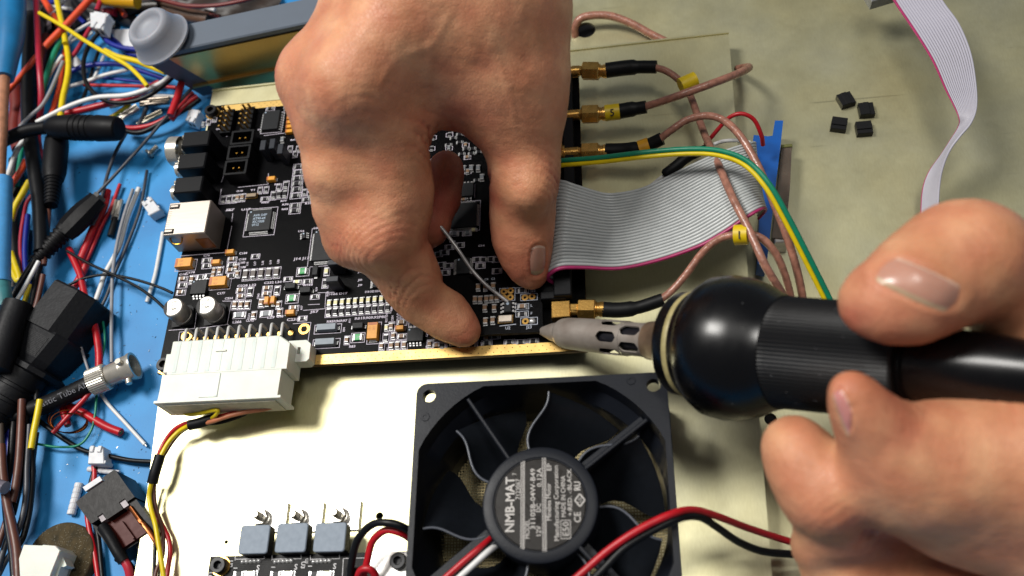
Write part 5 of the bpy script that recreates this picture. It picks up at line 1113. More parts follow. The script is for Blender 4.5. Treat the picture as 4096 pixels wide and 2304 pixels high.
for x, y in ((1905, 630), (1905, 860)): dcomp('resistor', x, y, 0, 1.2)
dcomp('ceramic_capacitor', 1905, 788, 0, 1.3); dcomp('small_chip', 1770, 800, 0, 1.6)
for x, y in ((1480, 600), (1550, 600), (1625, 590), (1450, 720), (1500, 720), (1560, 715), (1610, 710), (1660, 705), (1545, 800), (1635, 800), (1550, 930), (1620, 920)): dcomp('ceramic_capacitor', x, y, R90, 1.25)
c = P(*cA(1742, 905), zd + 1); m_ = MB(); m_.box((c[0], c[1], zd + .02), (5.4, 3.0, .5), 1); m_.box((c[0], c[1], zd + .5), (5.0, 2.7, .9), 0, ch=.25); m_.build('crystal', [mat('pale_crystal', 'cfc3b4', .35, .6), GOLD], dbd)
c = P(*cA(2003, 930), zd); m_ = MB(); m_.lathe([(0, 1.25), (.5, 1.15), (.9, .7), (1.0, .1)], (c[0], c[1], zd), n=18); m_.build('solder_blob', SOLDER, dbd, smooth=60)
t = thing('solder_wire', 'thin grey solder wire running from the curled finger to the small board', 'wire', P(1900, 1050, 12)); wire_part('solder_strand', t, [(1700, 840, 20), (1722, 868, 20), (1765, 910, 18), (1830, 995, 15), (1890, 1082, 11), (1945, 1140, 9), (1985, 1172, 8.5), (2032, 1208, 7)], 15, mat('solder_wire', 'a9a7a6', .4, .4, var=.15))
# ------------------------------------------------------------------ loose wires and plugs on the blue mat
def wire(label, m, wpx, pts, h=2., name='wire', cat='wire', group=None, end=None, n=8):
    """pts: photograph pixels (x, y[, height over the mat]); h: height of the wire's centre over the mat"""
    q = [(p[0], p[1], ZM + (p[2] if len(p) > 2 else h)) for p in pts]
    path = pxpath(q, 6); r = wpx * .5 * MMPP(*q[len(q) // 2])
    b = MB(); b.tube(path, r, n); 
    if end:
        for a, c in ((path[-1], path[-2]),) if end == 1 else ((path[0], path[1]),):
            d = a - c; d /= np.linalg.norm(d); b.lathe([(-.1, r * .55), (.12 if m is not WHTW else 1.2, r * .5)], a, d, 8, 1)
    o = b.build(name, [m, COPPER if m is not WHTW else SILVER], smooth=60)
    return tag(o, label, cat, group)
def T3(label, cat, name, pts): return thing(name, label, cat, P(*pts))
G1 = None
# long wires, lowest first
wire('thin grey wire running straight down the mat to the bayonet connector', GRYW, 14, [(532, 757), (497, 860), (468, 976), (452, 1080), (447, 1200), (446, 1330), (447, 1450)], 5)
wire('white wire with frayed middle lying between the grey and charcoal wires', WHTW, 20, [(556, 752), (509, 873), (476, 989), (422, 1092), (402, 1150), (384, 1200)], 2.4, end=1)
wire('charcoal wire to the right of the white one, running down the mat', DGRW, 13, [(588, 682), (562, 831), (513, 968), (460, 1092), (428, 1180), (405, 1228)], 1.8)
wire('short white wire lying beside the left edge of the big board', WHTW, 17, [(652, 930), (640, 1000), (622, 1096), (605, 1155), (588, 1209)], 1.2)
wire('thick red wire with a cut white end curving beside the thin red one', REDW, 32, [(430, 762), (414, 831), (373, 914), (344, 989), (323, 1040), (316, 1080)], 4)
wire('thin red wire lying against the thick curved red wire', REDW, 15, [(480, 737), (447, 823), (406, 906), (364, 1005), (331, 1071), (322, 1095)], 2.5)
wire('thick red wire twisting down past the black mains plug', REDW, 29, [(276, 996), (300, 1050), (322, 1105), (336, 1170), (352, 1235), (378, 1300), (395, 1400), (396, 1480)], 6)
wire('short thick red wire crossing under the twisting one', REDW, 30, [(345, 1060), (320, 1110), (296, 1150)], 4)
wire('thin black wire bowing over from the plug to the left board edge', BLKW, 12, [(275, 1140), (340, 1112), (430, 1099), (540, 1118), (640, 1150), (690, 1172)], 7)
wire('thin black wire slanting down to the left tin capacitor', BLKW, 12, [(268, 1004), (360, 1056), (455, 1100), (545, 1145), (610, 1190), (660, 1235)], 9)
wire('long thin black wire from the chassis corner to the ribbed plug', DGRW, 13, [(765, 355), (720, 405), (655, 480), (560, 590), (460, 700), (375, 790), (340, 835)], 12)
wire('thin charcoal wire dropping from the barrel connector to the red wires', DGRW, 14, [(505, 530), (462, 610), (430, 700), (412, 770), (392, 850), (370, 900)], 7)
wire('thin green wire curling past the copper coil under the yellow stub', GRNW, 10, [(400, 1245), (416, 1310), (418, 1380), (402, 1460), (388, 1560), (380, 1660), (360, 1730), (315, 1780), (230, 1788), (150, 1776)], 4)
wire('white wire with a bare tip lying below the bayonet connector', WHTW, 15, [(400, 1570), (440, 1625), (500, 1690), (580, 1778)], 1.6, end=1)
wire('thin grey wire arching up to the knurled connector', GRYW, 11, [(325, 1390), (340, 1440), (358, 1495), (372, 1530)], 6)
wire('black wire passing behind the small white plug to the harness', BLKW, 20, [(150, 1680), (250, 1752), (330, 1800), (400, 1816), (500, 1838), (560, 1845), (640, 1848)], 3)
wire('short yellow stub of cable standing out below the mains plug', YELW, 26, [(160, 1600), (149, 1660), (136, 1725), (124, 1795)], 17, end=1)
wire('thick red wire end pointing at the white wire tip', REDW, 34, [(262, 1618), (320, 1645), (420, 1704), (484, 1730)], 3, end=1)
wire('red wire laid across the thick red wire and copper coil', REDW, 20, [(370, 1555), (330, 1605), (270, 1668), (212, 1732)], 8, end=1)
wire('short red wire standing in the copper coil', REDW, 28, [(240, 1590), (252, 1640), (272, 1702)], 4, end=1)
m_ = MB()
for k in range(4):
    pts_ = []
    for j in range(25):
        a = 2 * math.pi * j / 24; pts_.append((268 + k * 4 + (80 - k * 3) * math.cos(a + k), 1672 + k * 7 + (58 - k * 6) * math.sin(a + k), ZM + 4 + k * .8 + 3 * math.sin(a)))
    m_.tube(pxpath(pts_, 2), .22, 6)
tag(m_.build('copper_coil', mat('enamel_copper', '9a5226', .35, 1, var=.4, nscale=60), smooth=60), 'tangled coil of fine copper wire around the red wire ends', 'wire coil')
# left edge bundle
wire('yellow wire bent into a hook beside the pale blue tube', YELW, 25, [(45, 1010), (62, 1060), (78, 1110), (68, 1120), (45, 1075), (30, 1060)], 10)
wire('yellow wire leaning beside the black spiral cable', YELW, 26, [(118, 725), (90, 775), (60, 830), (45, 880)], 9)
wire('dark blue wire dropping behind the black spiral cable', BLUW, 22, [(112, 860), (104, 930), (100, 1000), (104, 1080), (120, 1160)], 8)
wire('red wire curling beside the dark blue wire', REDD, 16, [(132, 775), (108, 810), (96, 860), (82, 960), (86, 1060), (95, 1110)], 7)
wire('orange red wire slanting out from behind the tan cable', ORGW, 26, [(105, 640), (80, 690), (48, 735), (25, 770)], 9)
wire('teal wire slipping behind the orange red wire', GRNW, 20, [(96, 570), (84, 620), (74, 690), (66, 745)], 6)
wire('slim white wire running with the black pair into the plug', WHTW, 17, [(155, 1045), (120, 1110), (90, 1165), (60, 1212)], 16)
wire('black wire on the left of the slim white one', BLKW, 26, [(140, 1040), (95, 1110), (60, 1170), (35, 1225)], 13)
wire('brown wire sinking behind the big mains plug', BRNW, 22, [(172, 1100), (162, 1150), (148, 1210), (132, 1260)], 14)
wire('black wire on the left of the brown wire by the mains plug', BLKW, 26, [(160, 1060), (140, 1150), (120, 1260)], 12)
wire('yellow and white stub between the slim white wire and brown wire', YELW, 22, [(122, 1140), (112, 1165), (100, 1200), (92, 1225)], 9)
wire('crimson wire running straight down from the top edge beside the blue sleeve', REDD, 25, [(143, -30), (148, 80), (153, 180), (160, 290, 22), (165, 400, 17), (158, 480, 11), (152, 545, 9), (160, 610, 9), (163, 680, 8)], 22)
wire('thick black spiral cable hanging down the left side', BLKW, 58, [(128, 60), (118, 200), (114, 330), (114, 450), (122, 560), (140, 680), (158, 800), (165, 920), (166, 1010)], 12, 'cable', 'cable', n=14)
wire('brown core leaving the ribbed plug beside the spiral cable', BRNW, 22, [(196, 812), (193, 870), (186, 940), (178, 1000), (176, 1060)], 11)
wire('upper yellow wire coming down from the top edge', YELW, 24, [(222, -30), (238, 50), (252, 110), (260, 150), (262, 175)], 17)
wire('bent yellow wire below the green wire end', YELW, 24, [(262, 162), (272, 220), (274, 275), (266, 330), (252, 390), (244, 450), (240, 480)], 15, end=1)
wire('long straight yellow wire cut at both ends crossing the others', YELW, 18, [(158, 52), (250, 104), (345, 166), (440, 222), (510, 262), (555, 303), (590, 345)], 24, end=1)
wire('stubby yellow wire resting below the rubber foot', YELW, 23, [(420, 202), (470, 226), (545, 244), (590, 262), (662, 290)], 14, end=1)
wire('green wire with a square cut end under the yellow cross', GRNW, 23, [(255, 142), (228, 190), (205, 245), (188, 300), (176, 340), (165, 400)], 16)
wire('thick orange wire coming from the top edge to the crimson wire', ORGW, 28, [(375, -20), (320, 40), (260, 105), (215, 150), (178, 190)], 19)
wire('orange wire passing under the crimson wire to the tan cable', ORGW, 24, [(150, 222), (110, 272), (70, 322), (30, 365), (0, 400)], 15)
wire('orange wire hanging beside the bent yellow one', ORGW, 22, [(262, 200), (252, 260), (240, 340), (218, 420), (196, 480)], 12)
wire('dark orange wire at the top edge left of the yellow wire', ORGW, 26, [(165, -20), (195, 30), (222, 75), (235, 100)], 12)
wire('dark red wire under the crimson wire at the left', RBRW, 30, [(185, 140), (170, 220), (150, 300), (110, 390), (90, 470), (88, 520)], 8)
wire('long white wire with a cut end sweeping over the red and black ones', WHTW, 20, [(686, 300), (640, 335), (575, 362), (500, 382), (400, 388), (330, 405), (260, 432), (200, 462), (146, 490)], 16, end=None)
wire('white wire hidden in part behind the barrel cable', WHTW, 21, [(104, 550), (75, 590), (56, 630), (40, 680), (24, 720)], 14)
wire('grey wire slipping between the crimson wire and the long white wire', GRYW, 15, [(252, 245), (225, 310), (196, 375), (165, 425), (120, 465), (78, 508)], 17)
wire('white wire parallel to the grey one near the green wire', WHTW, 15, [(250, 222), (215, 270), (190, 320), (172, 370), (165, 410)], 14)
wire('thick red wire tucked under the long white wire', REDW, 28, [(250, 456), (330, 440), (430, 415), (520, 388), (600, 350), (640, 330)], 9)
wire('black wire looping from the small white plug under the long white wire', BLKW, 18, [(408, 118), (375, 155), (348, 200), (334, 250), (338, 310), (358, 352), (395, 388), (450, 410), (520, 408), (590, 385), (650, 345), (692, 308)], 15)
wire('thin black wire inside the black loop', BLKW, 14, [(400, 190), (382, 240), (364, 300), (350, 345), (338, 380), (320, 420), (300, 455)], 6)
wire('dark blue wire sweeping past the rubber foot to the chassis', BLUW, 21, [(284, 286), (340, 264), (410, 256), (480, 258), (560, 282), (640, 308), (668, 318)], 9)
wire('upper dark blue wire bending under the rubber foot', BLUW, 22, [(402, 132), (430, 165), (470, 186), (520, 196), (580, 200)], 11)
wire('second dark blue wire just below the upper one', BLUW, 20, [(410, 118), (432, 140), (468, 170), (520, 215), (580, 222)], 8)
wire('thin blue wire under the long white wire', BLUW, 13, [(415, 312), (480, 318), (560, 328), (640, 340)], 4)
wire('thin red wire lying flat between the loop and the short red stub', REDW, 14, [(335, 340), (430, 342), (540, 344), (640, 346), (705, 350)], 6)
wire('upper short white wire on the mat inside the black loop', WHTW, 16, [(275, 348), (340, 328), (420, 300), (515, 278)], 7)
wire('white wire standing behind the black loop', WHTW, 14, [(415, 225), (400, 265), (388, 290), (378, 312)], 5)
wire('grey white wire fanned out near the small white plug', WHTW, 14, [(365, 90), (330, 110), (300, 130), (270, 170)], 8)
wire('second pale wire fanned out near the small white plug', WHTW, 13, [(372, 130), (340, 150), (300, 158), (262, 185)], 7)
wire('short red stub standing over the metal terminals', REDW, 29, [(726, 332), (712, 380), (696, 425), (682, 462)], 14)
wire('right red wire end by the chassis corner', REDW, 22, [(790, 385), (760, 405), (730, 430), (700, 462), (686, 480)], 9)
wire('red lead curving from the barrel connector to the chassis corner', REDW, 20, [(772, 370), (735, 408), (690, 455), (620, 495), (545, 512), (480, 508)], 7)
wire('black lead curving below the red lead to the chassis corner', BLKW, 21, [(800, 395), (760, 425), (700, 460), (630, 500), (570, 528), (520, 528), (478, 506)], 8)
wire('short white wire under the black loop by the terminals', WHTW, 16, [(440, 428), (520, 408), (580, 390), (640, 384), (700, 388)], 5)
wire('yellow wire end lying beside the barrel connector', YELW, 17, [(522, 415), (490, 438), (455, 462), (425, 475)], 4)
wire('dark navy wire stub lying between two metal terminals', DGRW, 17, [(588, 430), (570, 470), (552, 505)], 4)
wire('reddish brown wire arching along the top edge over the grey flange', RBRW, 17, [(560, -25), (650, 0), (740, 22), (840, 24), (930, 12), (1040, -15)], 12)
wire('second reddish brown wire under the first at the top edge', RBRW, 16, [(640, 5), (720, 30), (800, 52), (880, 66)], 5)
wire('short white stub by the grey flange at the top edge', WHTW, 15, [(800, 25), (830, 32), (860, 40)], 7)
wire('blackish taped bundle running from the plug to the rubber foot', mat('dark_tape', '241c18', .4, var=.25, bump=.4, bscale=200), 50, [(360, 90), (420, 62), (490, 52), (560, 30), (640, 22)], 6, 'cable_bundle', 'cable', n=12)
wire('amber yellow tube cut open at the top edge', mat('amber_tube', 'c39014', .3, var=.06, sss=.2), 54, [(380, -14), (450, 0), (550, 8)], 16, 'plastic_tube', 'tube', n=16)
wire('dark grey cable in the far corner behind the blue sleeve', DGRW, 70, [(110, 30), (130, 70), (150, 130), (160, 200)], 5, 'cable', 'cable', n=12)
wire('slim grey wire at the top edge between yellow and orange', GRYW, 11, [(270, -10), (235, 30), (200, 62)], 13)
wire('short white wire at the top edge behind the yellow wire', WHTW, 15, [(190, 22), (230, 30), (285, 36)], 9)
wire('dark blue wire in the far corner under the orange wire', BLUW, 24, [(180, -10), (230, 20), (290, 55), (340, 96)], 5)
wire('black cable at the top edge under the white plug', BLKW, 34, [(300, 10), (340, 60), (400, 100), (470, 110)], 4)
wire('orange stub at the top edge by the amber tube', ORGW, 22, [(460, 22), (485, 40), (500, 62)], 9)
wire('crimson stub right of the white plug at the top', REDD, 34, [(415, 50), (440, 45), (465, 50)], 9)
wire('brown flat cable along the top edge behind the foot', mat('brown_flat', '5a3d2a', .5, var=.2), 60, [(540, 18), (640, 30), (740, 60), (840, 80)], 3, 'flat_cable', 'cable')
wire('black cable deep in the far corner under the orange wire', BLKW, 60, [(60, 40), (150, 30), (260, 70), (330, 120)], 3, 'cable', 'cable', n=12)
wire('black cable deep under the crimson wire and green wire', BLKW, 46, [(200, 120), (185, 240), (150, 380), (120, 520)], 3, 'cable', 'cable', n=12)
wire('dull red wire under the tan braided cable', RBRW, 60, [(60, 330), (70, 430), (60, 520), (80, 600)], 4, n=10)
wire('dark cable along the top edge behind the white plug', DGRW, 50, [(300, -10), (400, 30), (500, 80), (600, 95)], 2, 'cable', 'cable', n=12)
wire('black cable between the pale blue tube and the spiral cable', BLKW, 50, [(60, 640), (70, 760), (55, 900), (65, 1040), (60, 1160)], 3, 'cable', 'cable', n=12)
wire('black wire rising behind the slim white wire', BLKW, 40, [(100, 900), (90, 1000), (110, 1120), (120, 1250)], 4, 'cable', 'cable', n=10)
t = thing('plastic_bag', 'crumpled grey plastic film in the far corner between red and orange wires', 'film', P(120, 90, ZM)); m_ = MB(); rg = random.Random(4); rows_ = []
for i in range(9): rows_.append([P(85 + i * 15, 20 + j * 18, ZM + 3 + 3.5 * math.sin(i * 1.3 + j * .9) + rg.uniform(-1, 1)) for j in range(9)])
m_.loft(rows_, 0, False, closed=False); m_.build('film_sheet', mat('grey_film', '6a6065', .3, var=.1), t)
def sheet(name, label, cat, m, x0, x1, y0, y1, h, amp, n_, seed):
    t = thing(name, label, cat, P((x0 + x1) / 2, (y0 + y1) / 2, ZM)); rg = random.Random(seed); m_ = MB(); rows_ = []
    for i in range(n_): rows_.append([P(x0 + (x1 - x0) * i / (n_ - 1) + rg.uniform(-12, 12), y0 + (y1 - y0) * j / 9 + rg.uniform(-6, 6), ZM + h + amp * math.sin(i * 1.1 + j * .7 + seed) + rg.uniform(-.6, .6)) for j in range(10)])
    m_.loft(rows_, 0, False, closed=False); m_.build('wrapping_sheet', m, t, smooth=80)
sheet('wrapping', 'dark brown crumpled wrapping along the top edge behind the rubber foot', 'wrapping', mat('dark_brown_wrap', '33241b', .45, var=.35, nscale=60, bump=.4, bscale=300), 560, 1120, -60, 78, 2.6, 1.6, 16, 2)
sheet('wrapping', 'blackish crumpled wrapping under the white plug in the far corner', 'wrapping', mat('blackish_wrap', '1c1a1d', .45, var=.35, nscale=60, bump=.4, bscale=300), -10, 420, -60, 110, 1.8, 1.2, 14, 5)
# bottom left cable loops
for lab, m, wpx, pts, h in [
    ('wide brown cable curving at the bottom left', BRNW, 32, [(88, 1600), (82, 1740), (74, 1860), (58, 1970), (48, 2010)], 12),
    ('brown cable swinging to the lower edge by the white plug', BRNW, 36, [(5, 1780), (12, 1900), (28, 2010), (50, 2110), (66, 2200), (75, 2330)], 14),
    ('outermost black cable of the bottom left loops', BLKW, 24, [(148, 1560), (140, 1700), (128, 1790), (130, 1900), (118, 2040), (95, 2140), (75, 2180)], 8),
    ('second black cable of the bottom left loops', DGRW, 24, [(118, 1700), (108, 1860), (106, 1960), (92, 2060), (62, 2150), (50, 2200)], 10),
    ('inner black cable of the bottom left loops', BLKW, 26, [(108, 1640), (95, 1780), (85, 1900), (62, 2010), (50, 2060)], 9),
    ('black cable along the left border at the bottom', BLKW, 28, [(20, 2000), (30, 2100), (48, 2210), (58, 2330)], 12),
    ('dark brown cable leaving the left border near the bottom', BRNW, 24, [(-10, 2190), (10, 2130), (28, 2070), (40, 2020)], 10),
    ('charcoal cable leaving the left border near the bottom', DGRW, 24, [(-10, 2280), (15, 2200), (35, 2140), (55, 2100)], 7),
    ('lowest charcoal cable at the left border', DGRW, 22, [(-10, 2310), (25, 2240), (60, 2190)], 5),
    ('dark blue cable deep in the bottom left bundle', BLUW, 30, [(35, 1680), (38, 1790), (30, 1900), (0, 1960)], 5),
    ('black cable rising behind the wide brown one', BLKW, 30, [(60, 1620), (50, 1760), (40, 1860), (25, 1940)], 7),
    ('thin charcoal cable at the right of the loops', DGRW, 15, [(150, 1730), (140, 1800), (132, 1870), (124, 1960)], 4),
    ('grey brown cable at the left border', mat('grey_brown', '4a4039', .45), 28, [(2, 1690), (4, 1800), (10, 1890)], 11)]:
    wire(lab, m, wpx, pts, h, 'cable', 'cable', 'looped cables at the lower left', n=10)
wire('thin red lead of the lower two pin plug running down to the border', REDW, 22, [(376, 1860), (378, 1900), (372, 1950), (350, 2040), (358, 2120), (378, 2210), (396, 2330)], 3)
wire('thin black lead of the lower two pin plug running down to the border', BLKW, 20, [(385, 1860), (372, 1900), (362, 1950), (370, 2050), (392, 2140), (402, 2230), (412, 2330)], 3)
wire('crimson lead entering the white plug at the top', REDD, 20, [(408, -20), (398, 15), (388, 42)], 17)
wire('crimson lead leaving the white plug downwards', REDD, 17, [(360, 112), (338, 150), (312, 195), (290, 225)], 13)
# --- thick sleeved cables at the left border
t = thing('sleeved_cable', 'tan braided cable with a bright blue shrink sleeve in the upper left corner', 'cable', P(30, 200, ZM + 30))
zz = ZM + 30
m_ = MB(); pth = pxpath([(48, -40, zz), (47, 60, zz), (42, 150, zz), (30, 230, zz), (18, 312, zz)], 6); k_ = len(pth); m_.tube(pth, [np.interp(i / (k_ - 1), [0, .45, .75, 1], [54, 52, 42, 35]) * MMPP(30, 150, zz) for i in range(k_)], 18); m_.build('shrink_sleeve', mat('blue_shrink', '1670a6', .42, var=.12, nscale=100, bump=.15, bscale=500), t, smooth=60)
wire_part('braided_cable', t, [(18, 300, zz), (10, 400, zz), (6, 520, zz), (0, 640, zz - 4), (-4, 760, zz - 8)], 46, mat('tan_braid', 'b07a5c', .45, var=.15, nscale=300, bump=.6, bscale=700), 12)
zz = ZM + 26
t = thing('pale_blue_tube', 'pale blue plastic tube with a teal end at the left border', 'tube', P(5, 900, zz)); wire_part('tube_body', t, [(12, 718, zz), (8, 850, zz), (2, 1000, zz), (2, 1130, zz - 2)], 76, mat('pale_blue_plastic', '4d96cf', .35, var=.06, sss=.2), 18); wire_part('tube_end', t, [(2, 1120, zz - 2), (10, 1180, zz - 3), (12, 1230, zz - 4)], 70, mat('teal_film', '3f7f86', .3, var=.1), 18)
t = thing('teal_wire', 'very thin teal wire under the pale blue tube', 'wire', P(10, 1240, ZM + 20)); wire_part('strand', t, [(-10, 1250, ZM + 20), (15, 1235, ZM + 20), (32, 1222, ZM + 20)], 6, GRNW)
# --- barrel connector lying across, second one hanging down
zz = ZM + 22; t = thing('barrel_connector', 'black ribbed barrel connector lying across with its cable going left', 'connector', P(330, 510, zz))
wire_part('cable', t, [(-30, 585, zz), (40, 550, zz), (110, 522, zz), (200, 508, zz)], 52, BLACKR, 14)
a, b_ = np.array(P(188, 508, zz)), np.array(P(478, 515, zz)); d = b_ - a; L0 = np.linalg.norm(d); mm = MMPP(330, 510, zz)
pr = [(0, 26), (.06, 38), (.14, 47), (.26, 50)] + sum([[(.36 + i * .075, 52), (.395 + i * .075, 52.5), (.405 + i * .075, 49), (.43 + i * .075, 49)] for i in range(4)], []) + [(.70, 53), (.95, 49), (.985, 46), (1, 40)]
m_ = MB(); m_.lathe([(u * L0, h_ * mm) for u, h_ in pr], a, d / L0, 28); m_.build('connector_body', BLACKR, t, smooth=35)
zz = ZM + 14; t = thing('barrel_plug', 'black barrel plug with ribbed strain relief hanging down beside the blue mat', 'connector', P(220, 650, zz))
a, b_ = np.array(P(228, 560, zz)), np.array(P(204, 822, zz)); d = b_ - a; L0 = np.linalg.norm(d); mm = MMPP(220, 690, zz)
pr = [(0, 44), (.1, 47), (.5, 46), (.62, 38)] + sum([[(.63 + i * .05, 33 - i), (.655 + i * .05, 33 - i), (.66 + i * .05, 29 - i), (.675 + i * .05, 29 - i)] for i in range(7)], []) + [(1, 25)]
m_ = MB(); m_.lathe([(u * L0, h_ * mm) for u, h_ in pr], a, d / L0, 26); m_.build('plug_body', BLACKR, t, smooth=35)
# diagonal ribbed plug
zz = ZM + 11; t = thing('ribbed_plug', 'black plug with ribbed strain relief lying at a slant above the mains plug', 'connector', P(300, 880, zz))
a, b_ = np.array(P(392, 795, zz)), np.array(P(255, 935, zz)); d = b_ - a; L0 = np.linalg.norm(d); mm = MMPP(320, 870, zz)
m_ = MB(); pth = [a + d * u for u in np.linspace(0, 1, 7)]; m_.tube(pth, [w_ * mm for w_ in (42, 46, 52, 54, 54, 52, 44)], 8, flat=.8); m_.build('plug_body', BLACKR, t, smooth=30)
m_ = MB(); c = a + d * .02; m_.tube([c - d * .1, c + d * .3], 27 * mm, 6); m_.build('plug_mouth', mat('grey_plug_insert', '3a3a3a', .5), t)
a2, b2 = np.array(P(268, 915, zz)), np.array(P(130, 1060, zz)); d2 = b2 - a2; L2 = np.linalg.norm(d2)
m_ = MB(); m_.lathe([(0, 40 * mm)] + sum([[((.05 + i * .1) * L2, (38 - i) * mm), ((.1 + i * .1) * L2, (38 - i) * mm), ((.11 + i * .1) * L2, (32 - i) * mm), ((.14 + i * .1) * L2, (32 - i) * mm)] for i in range(9)], []) + [(L2, 26 * mm)], a2, d2 / L2, 22); m_.build('strain_relief', BLACKR, t, smooth=30)
# mains plug: sections along its axis
zz = ZM + 12
t = thing('mains_plug', 'large black angular mains cable plug pointing up the mat', 'plug', P(230, 1300, zz))
a, b_ = np.array(P(318, 1172, zz)), np.array(P(52, 1530, zz)); d = b_ - a; L0 = np.linalg.norm(d); d = d / L0; sd = np.array([-d[1], d[0], 0])
MP = mat('mains_plug_rubber', '131418', .5, spec=.2, var=.12, nscale=300, bump=.35, bscale=700)
def sec(u, wl_, wr_, h0, h1, c): # section polygon: left/right half widths, bottom/top, chamfer
    p = a + d * (u * L0); z0 = ZM + h0; z1 = ZM + h1
    return [tuple(p[:2] + sd[:2] * s_) + (z_,) for s_, z_ in ((wl_, z0), (wl_, z1 - c), (wl_ - c, z1), (-wr_ + c, z1), (-wr_, z1 - c), (-wr_, z0))]
m_ = MB(); m_.loft([sec(0, 11.5, 11.5, 1, 20, 5.5), sec(.02, 12, 12, .8, 20.5, 5.5), sec(.46, 12, 12, .8, 20.5, 5.5)]); m_.build('plug_shroud', MP, t)
m_ = MB(); m_.loft([sec(.445, 13.2, 13.2, .5, 19, 4), sec(.47, 13.6, 13.6, .5, 19.4, 4), sec(.72, 11, 11, 1.5, 17.5, 4), sec(.79, 9.6, 9.6, 2, 16.5, 4)]); po = m_.build('plug_grip', MP, t)
m_ = MB()
for i in range(14):
    u = .52 + i * .014; p = a + d * (u * L0); m_.box((p[0], p[1], ZM + 19.2 - (u - .47) * 7.6), (15.5 - i * .25, .32, .4), 0, math.atan2(sd[1], sd[0]))
o = m_.build('grip_ribs', MP, po); 
m_ = MB(); m_.loft([sec(.78, 11, 11, 2, 17.6, 5), sec(.80, 12.4, 12.4, 1, 18.6, 5), sec(.845, 12.4, 12.4, 1, 18.6, 5), sec(.865, 10.6, 10.6, 2, 17, 5)]); m_.build('plug_collar', MP, t, smooth=35)
m_ = MB(); a3 = a + d * (.86 * L0); rr_ = [9.2, 9.0]
m_.lathe([(0, 9.4), (6, 9.2), (6.3, 8.2), (7.6, 8.2), (7.9, 9.0), (12, 8.8), (12.3, 7.6), (13.6, 7.6), (13.9, 8.4), (18, 8.0), (18.3, 7), (19.6, 7), (19.9, 7.8), (40, 7)], (a3[0], a3[1], ZM + 9.5), d, 24); m_.build('strain_relief', MP, t, smooth=35)
zz = ZM + 22; t = thing('black_plug', 'black moulded plug half out of view at the left border', 'plug', P(30, 1330, zz)); wire_part('plug_body', t, [(75, 1215, zz), (45, 1290, zz), (15, 1380, zz), (-20, 1480, zz)], 118, MP, 10)
# bayonet connector with printed sleeve
zz = ZM + 9; t = thing('bayonet_connector', 'silver knurled bayonet connector on a black sleeved cable with white print', 'connector', P(420, 1500, zz))
a, b_ = np.array(P(362, 1532, zz)), np.array(P(540, 1462, zz)); d = b_ - a; L0 = np.linalg.norm(d); d = d / L0; mm = MMPP(450, 1500, zz)
m_ = MB(); n_ = 72; q = Vector(d).to_track_quat('Z', 'Y'); rings = []
for u, r in ((0, 44), (.02, 54), (.36, 55), (.40, 50)): rings.append([tuple(a + np.array(q @ Vector(((r - (2.4 if j % 2 and r > 50 else 0)) * mm * math.cos(2 * math.pi * j / n_), (r - (2.4 if j % 2 and r > 50 else 0)) * mm * math.sin(2 * math.pi * j / n_), u * L0)))) for j in range(n_)])
m_.loft(rings); m_.build('knurled_ring', NICKEL, t)
m_ = MB(); m_.lathe([(u * L0, r * mm) for u, r in ((.38, 40), (.42, 43), (.68, 45), (.70, 47), (.74, 47), (.76, 52), (.90, 53), (.94, 57), (1.0, 57), (1.0, 47), (.8, 44))], a, d, 40, caps=False); m_.lathe([(u * L0, r * mm) for u, r in ((.8, 44), (.8, .1))], a, d, 40, caps=False); m_.build('bayonet_shell', NICKEL, t, smooth=35)
m_ = MB(); vdir = CAM - a; vdir -= d * (vdir @ d); vdir /= np.linalg.norm(vdir); c = a + d * (.82 * L0) - np.cross(vdir, d) * 0; up = np.cross(d, vdir)
m_.lathe([(0, 1.3), (2, 1.2)], c + (vdir * .55 + up * .83) * 50 * mm, vdir * .55 + up * .83, 12); m_.lathe([(0, 1.3), (2, 1.2)], c + (vdir * .8 - up * .6) * 50 * mm, vdir * .8 - up * .6, 12); m_.build('bayonet_lug', NICKEL, t, smooth=40)
pts_ = [(372, 1530, zz), (320, 1556, zz), (250, 1590, zz - .5), (180, 1620, zz - 1), (110, 1645, zz - 1)]; wire_part('printed_sleeve', t, pts_, 72, BLACKS, 18)
pa_, pb_ = np.array(P(120, 1612, zz)), np.array(P(375, 1500, zz)); dd = pb_ - pa_; dd /= np.linalg.norm(dd); v = CAM - pa_; v -= dd * (v @ dd); v /= np.linalg.norm(v); up = np.cross(v, dd); pm = np.array(P(160, 1628, zz)); m_ = MB(); text(m_, 'Plastic Tube AMI', tuple(pm + v * (36 * mm + .12) - up * .3), 3.4, frame=(tuple(dd), tuple(up)), width=23.5); m_.build('sleeve_print', mat('white_print', '85868e', .6, var=.3, nscale=1500), t)
wire_part('cable', t, [(120, 1642, zz - 1), (80, 1660, zz - 1), (30, 1675, zz - 1), (-20, 1690, zz - 1)], 40, BLACKS, 12)
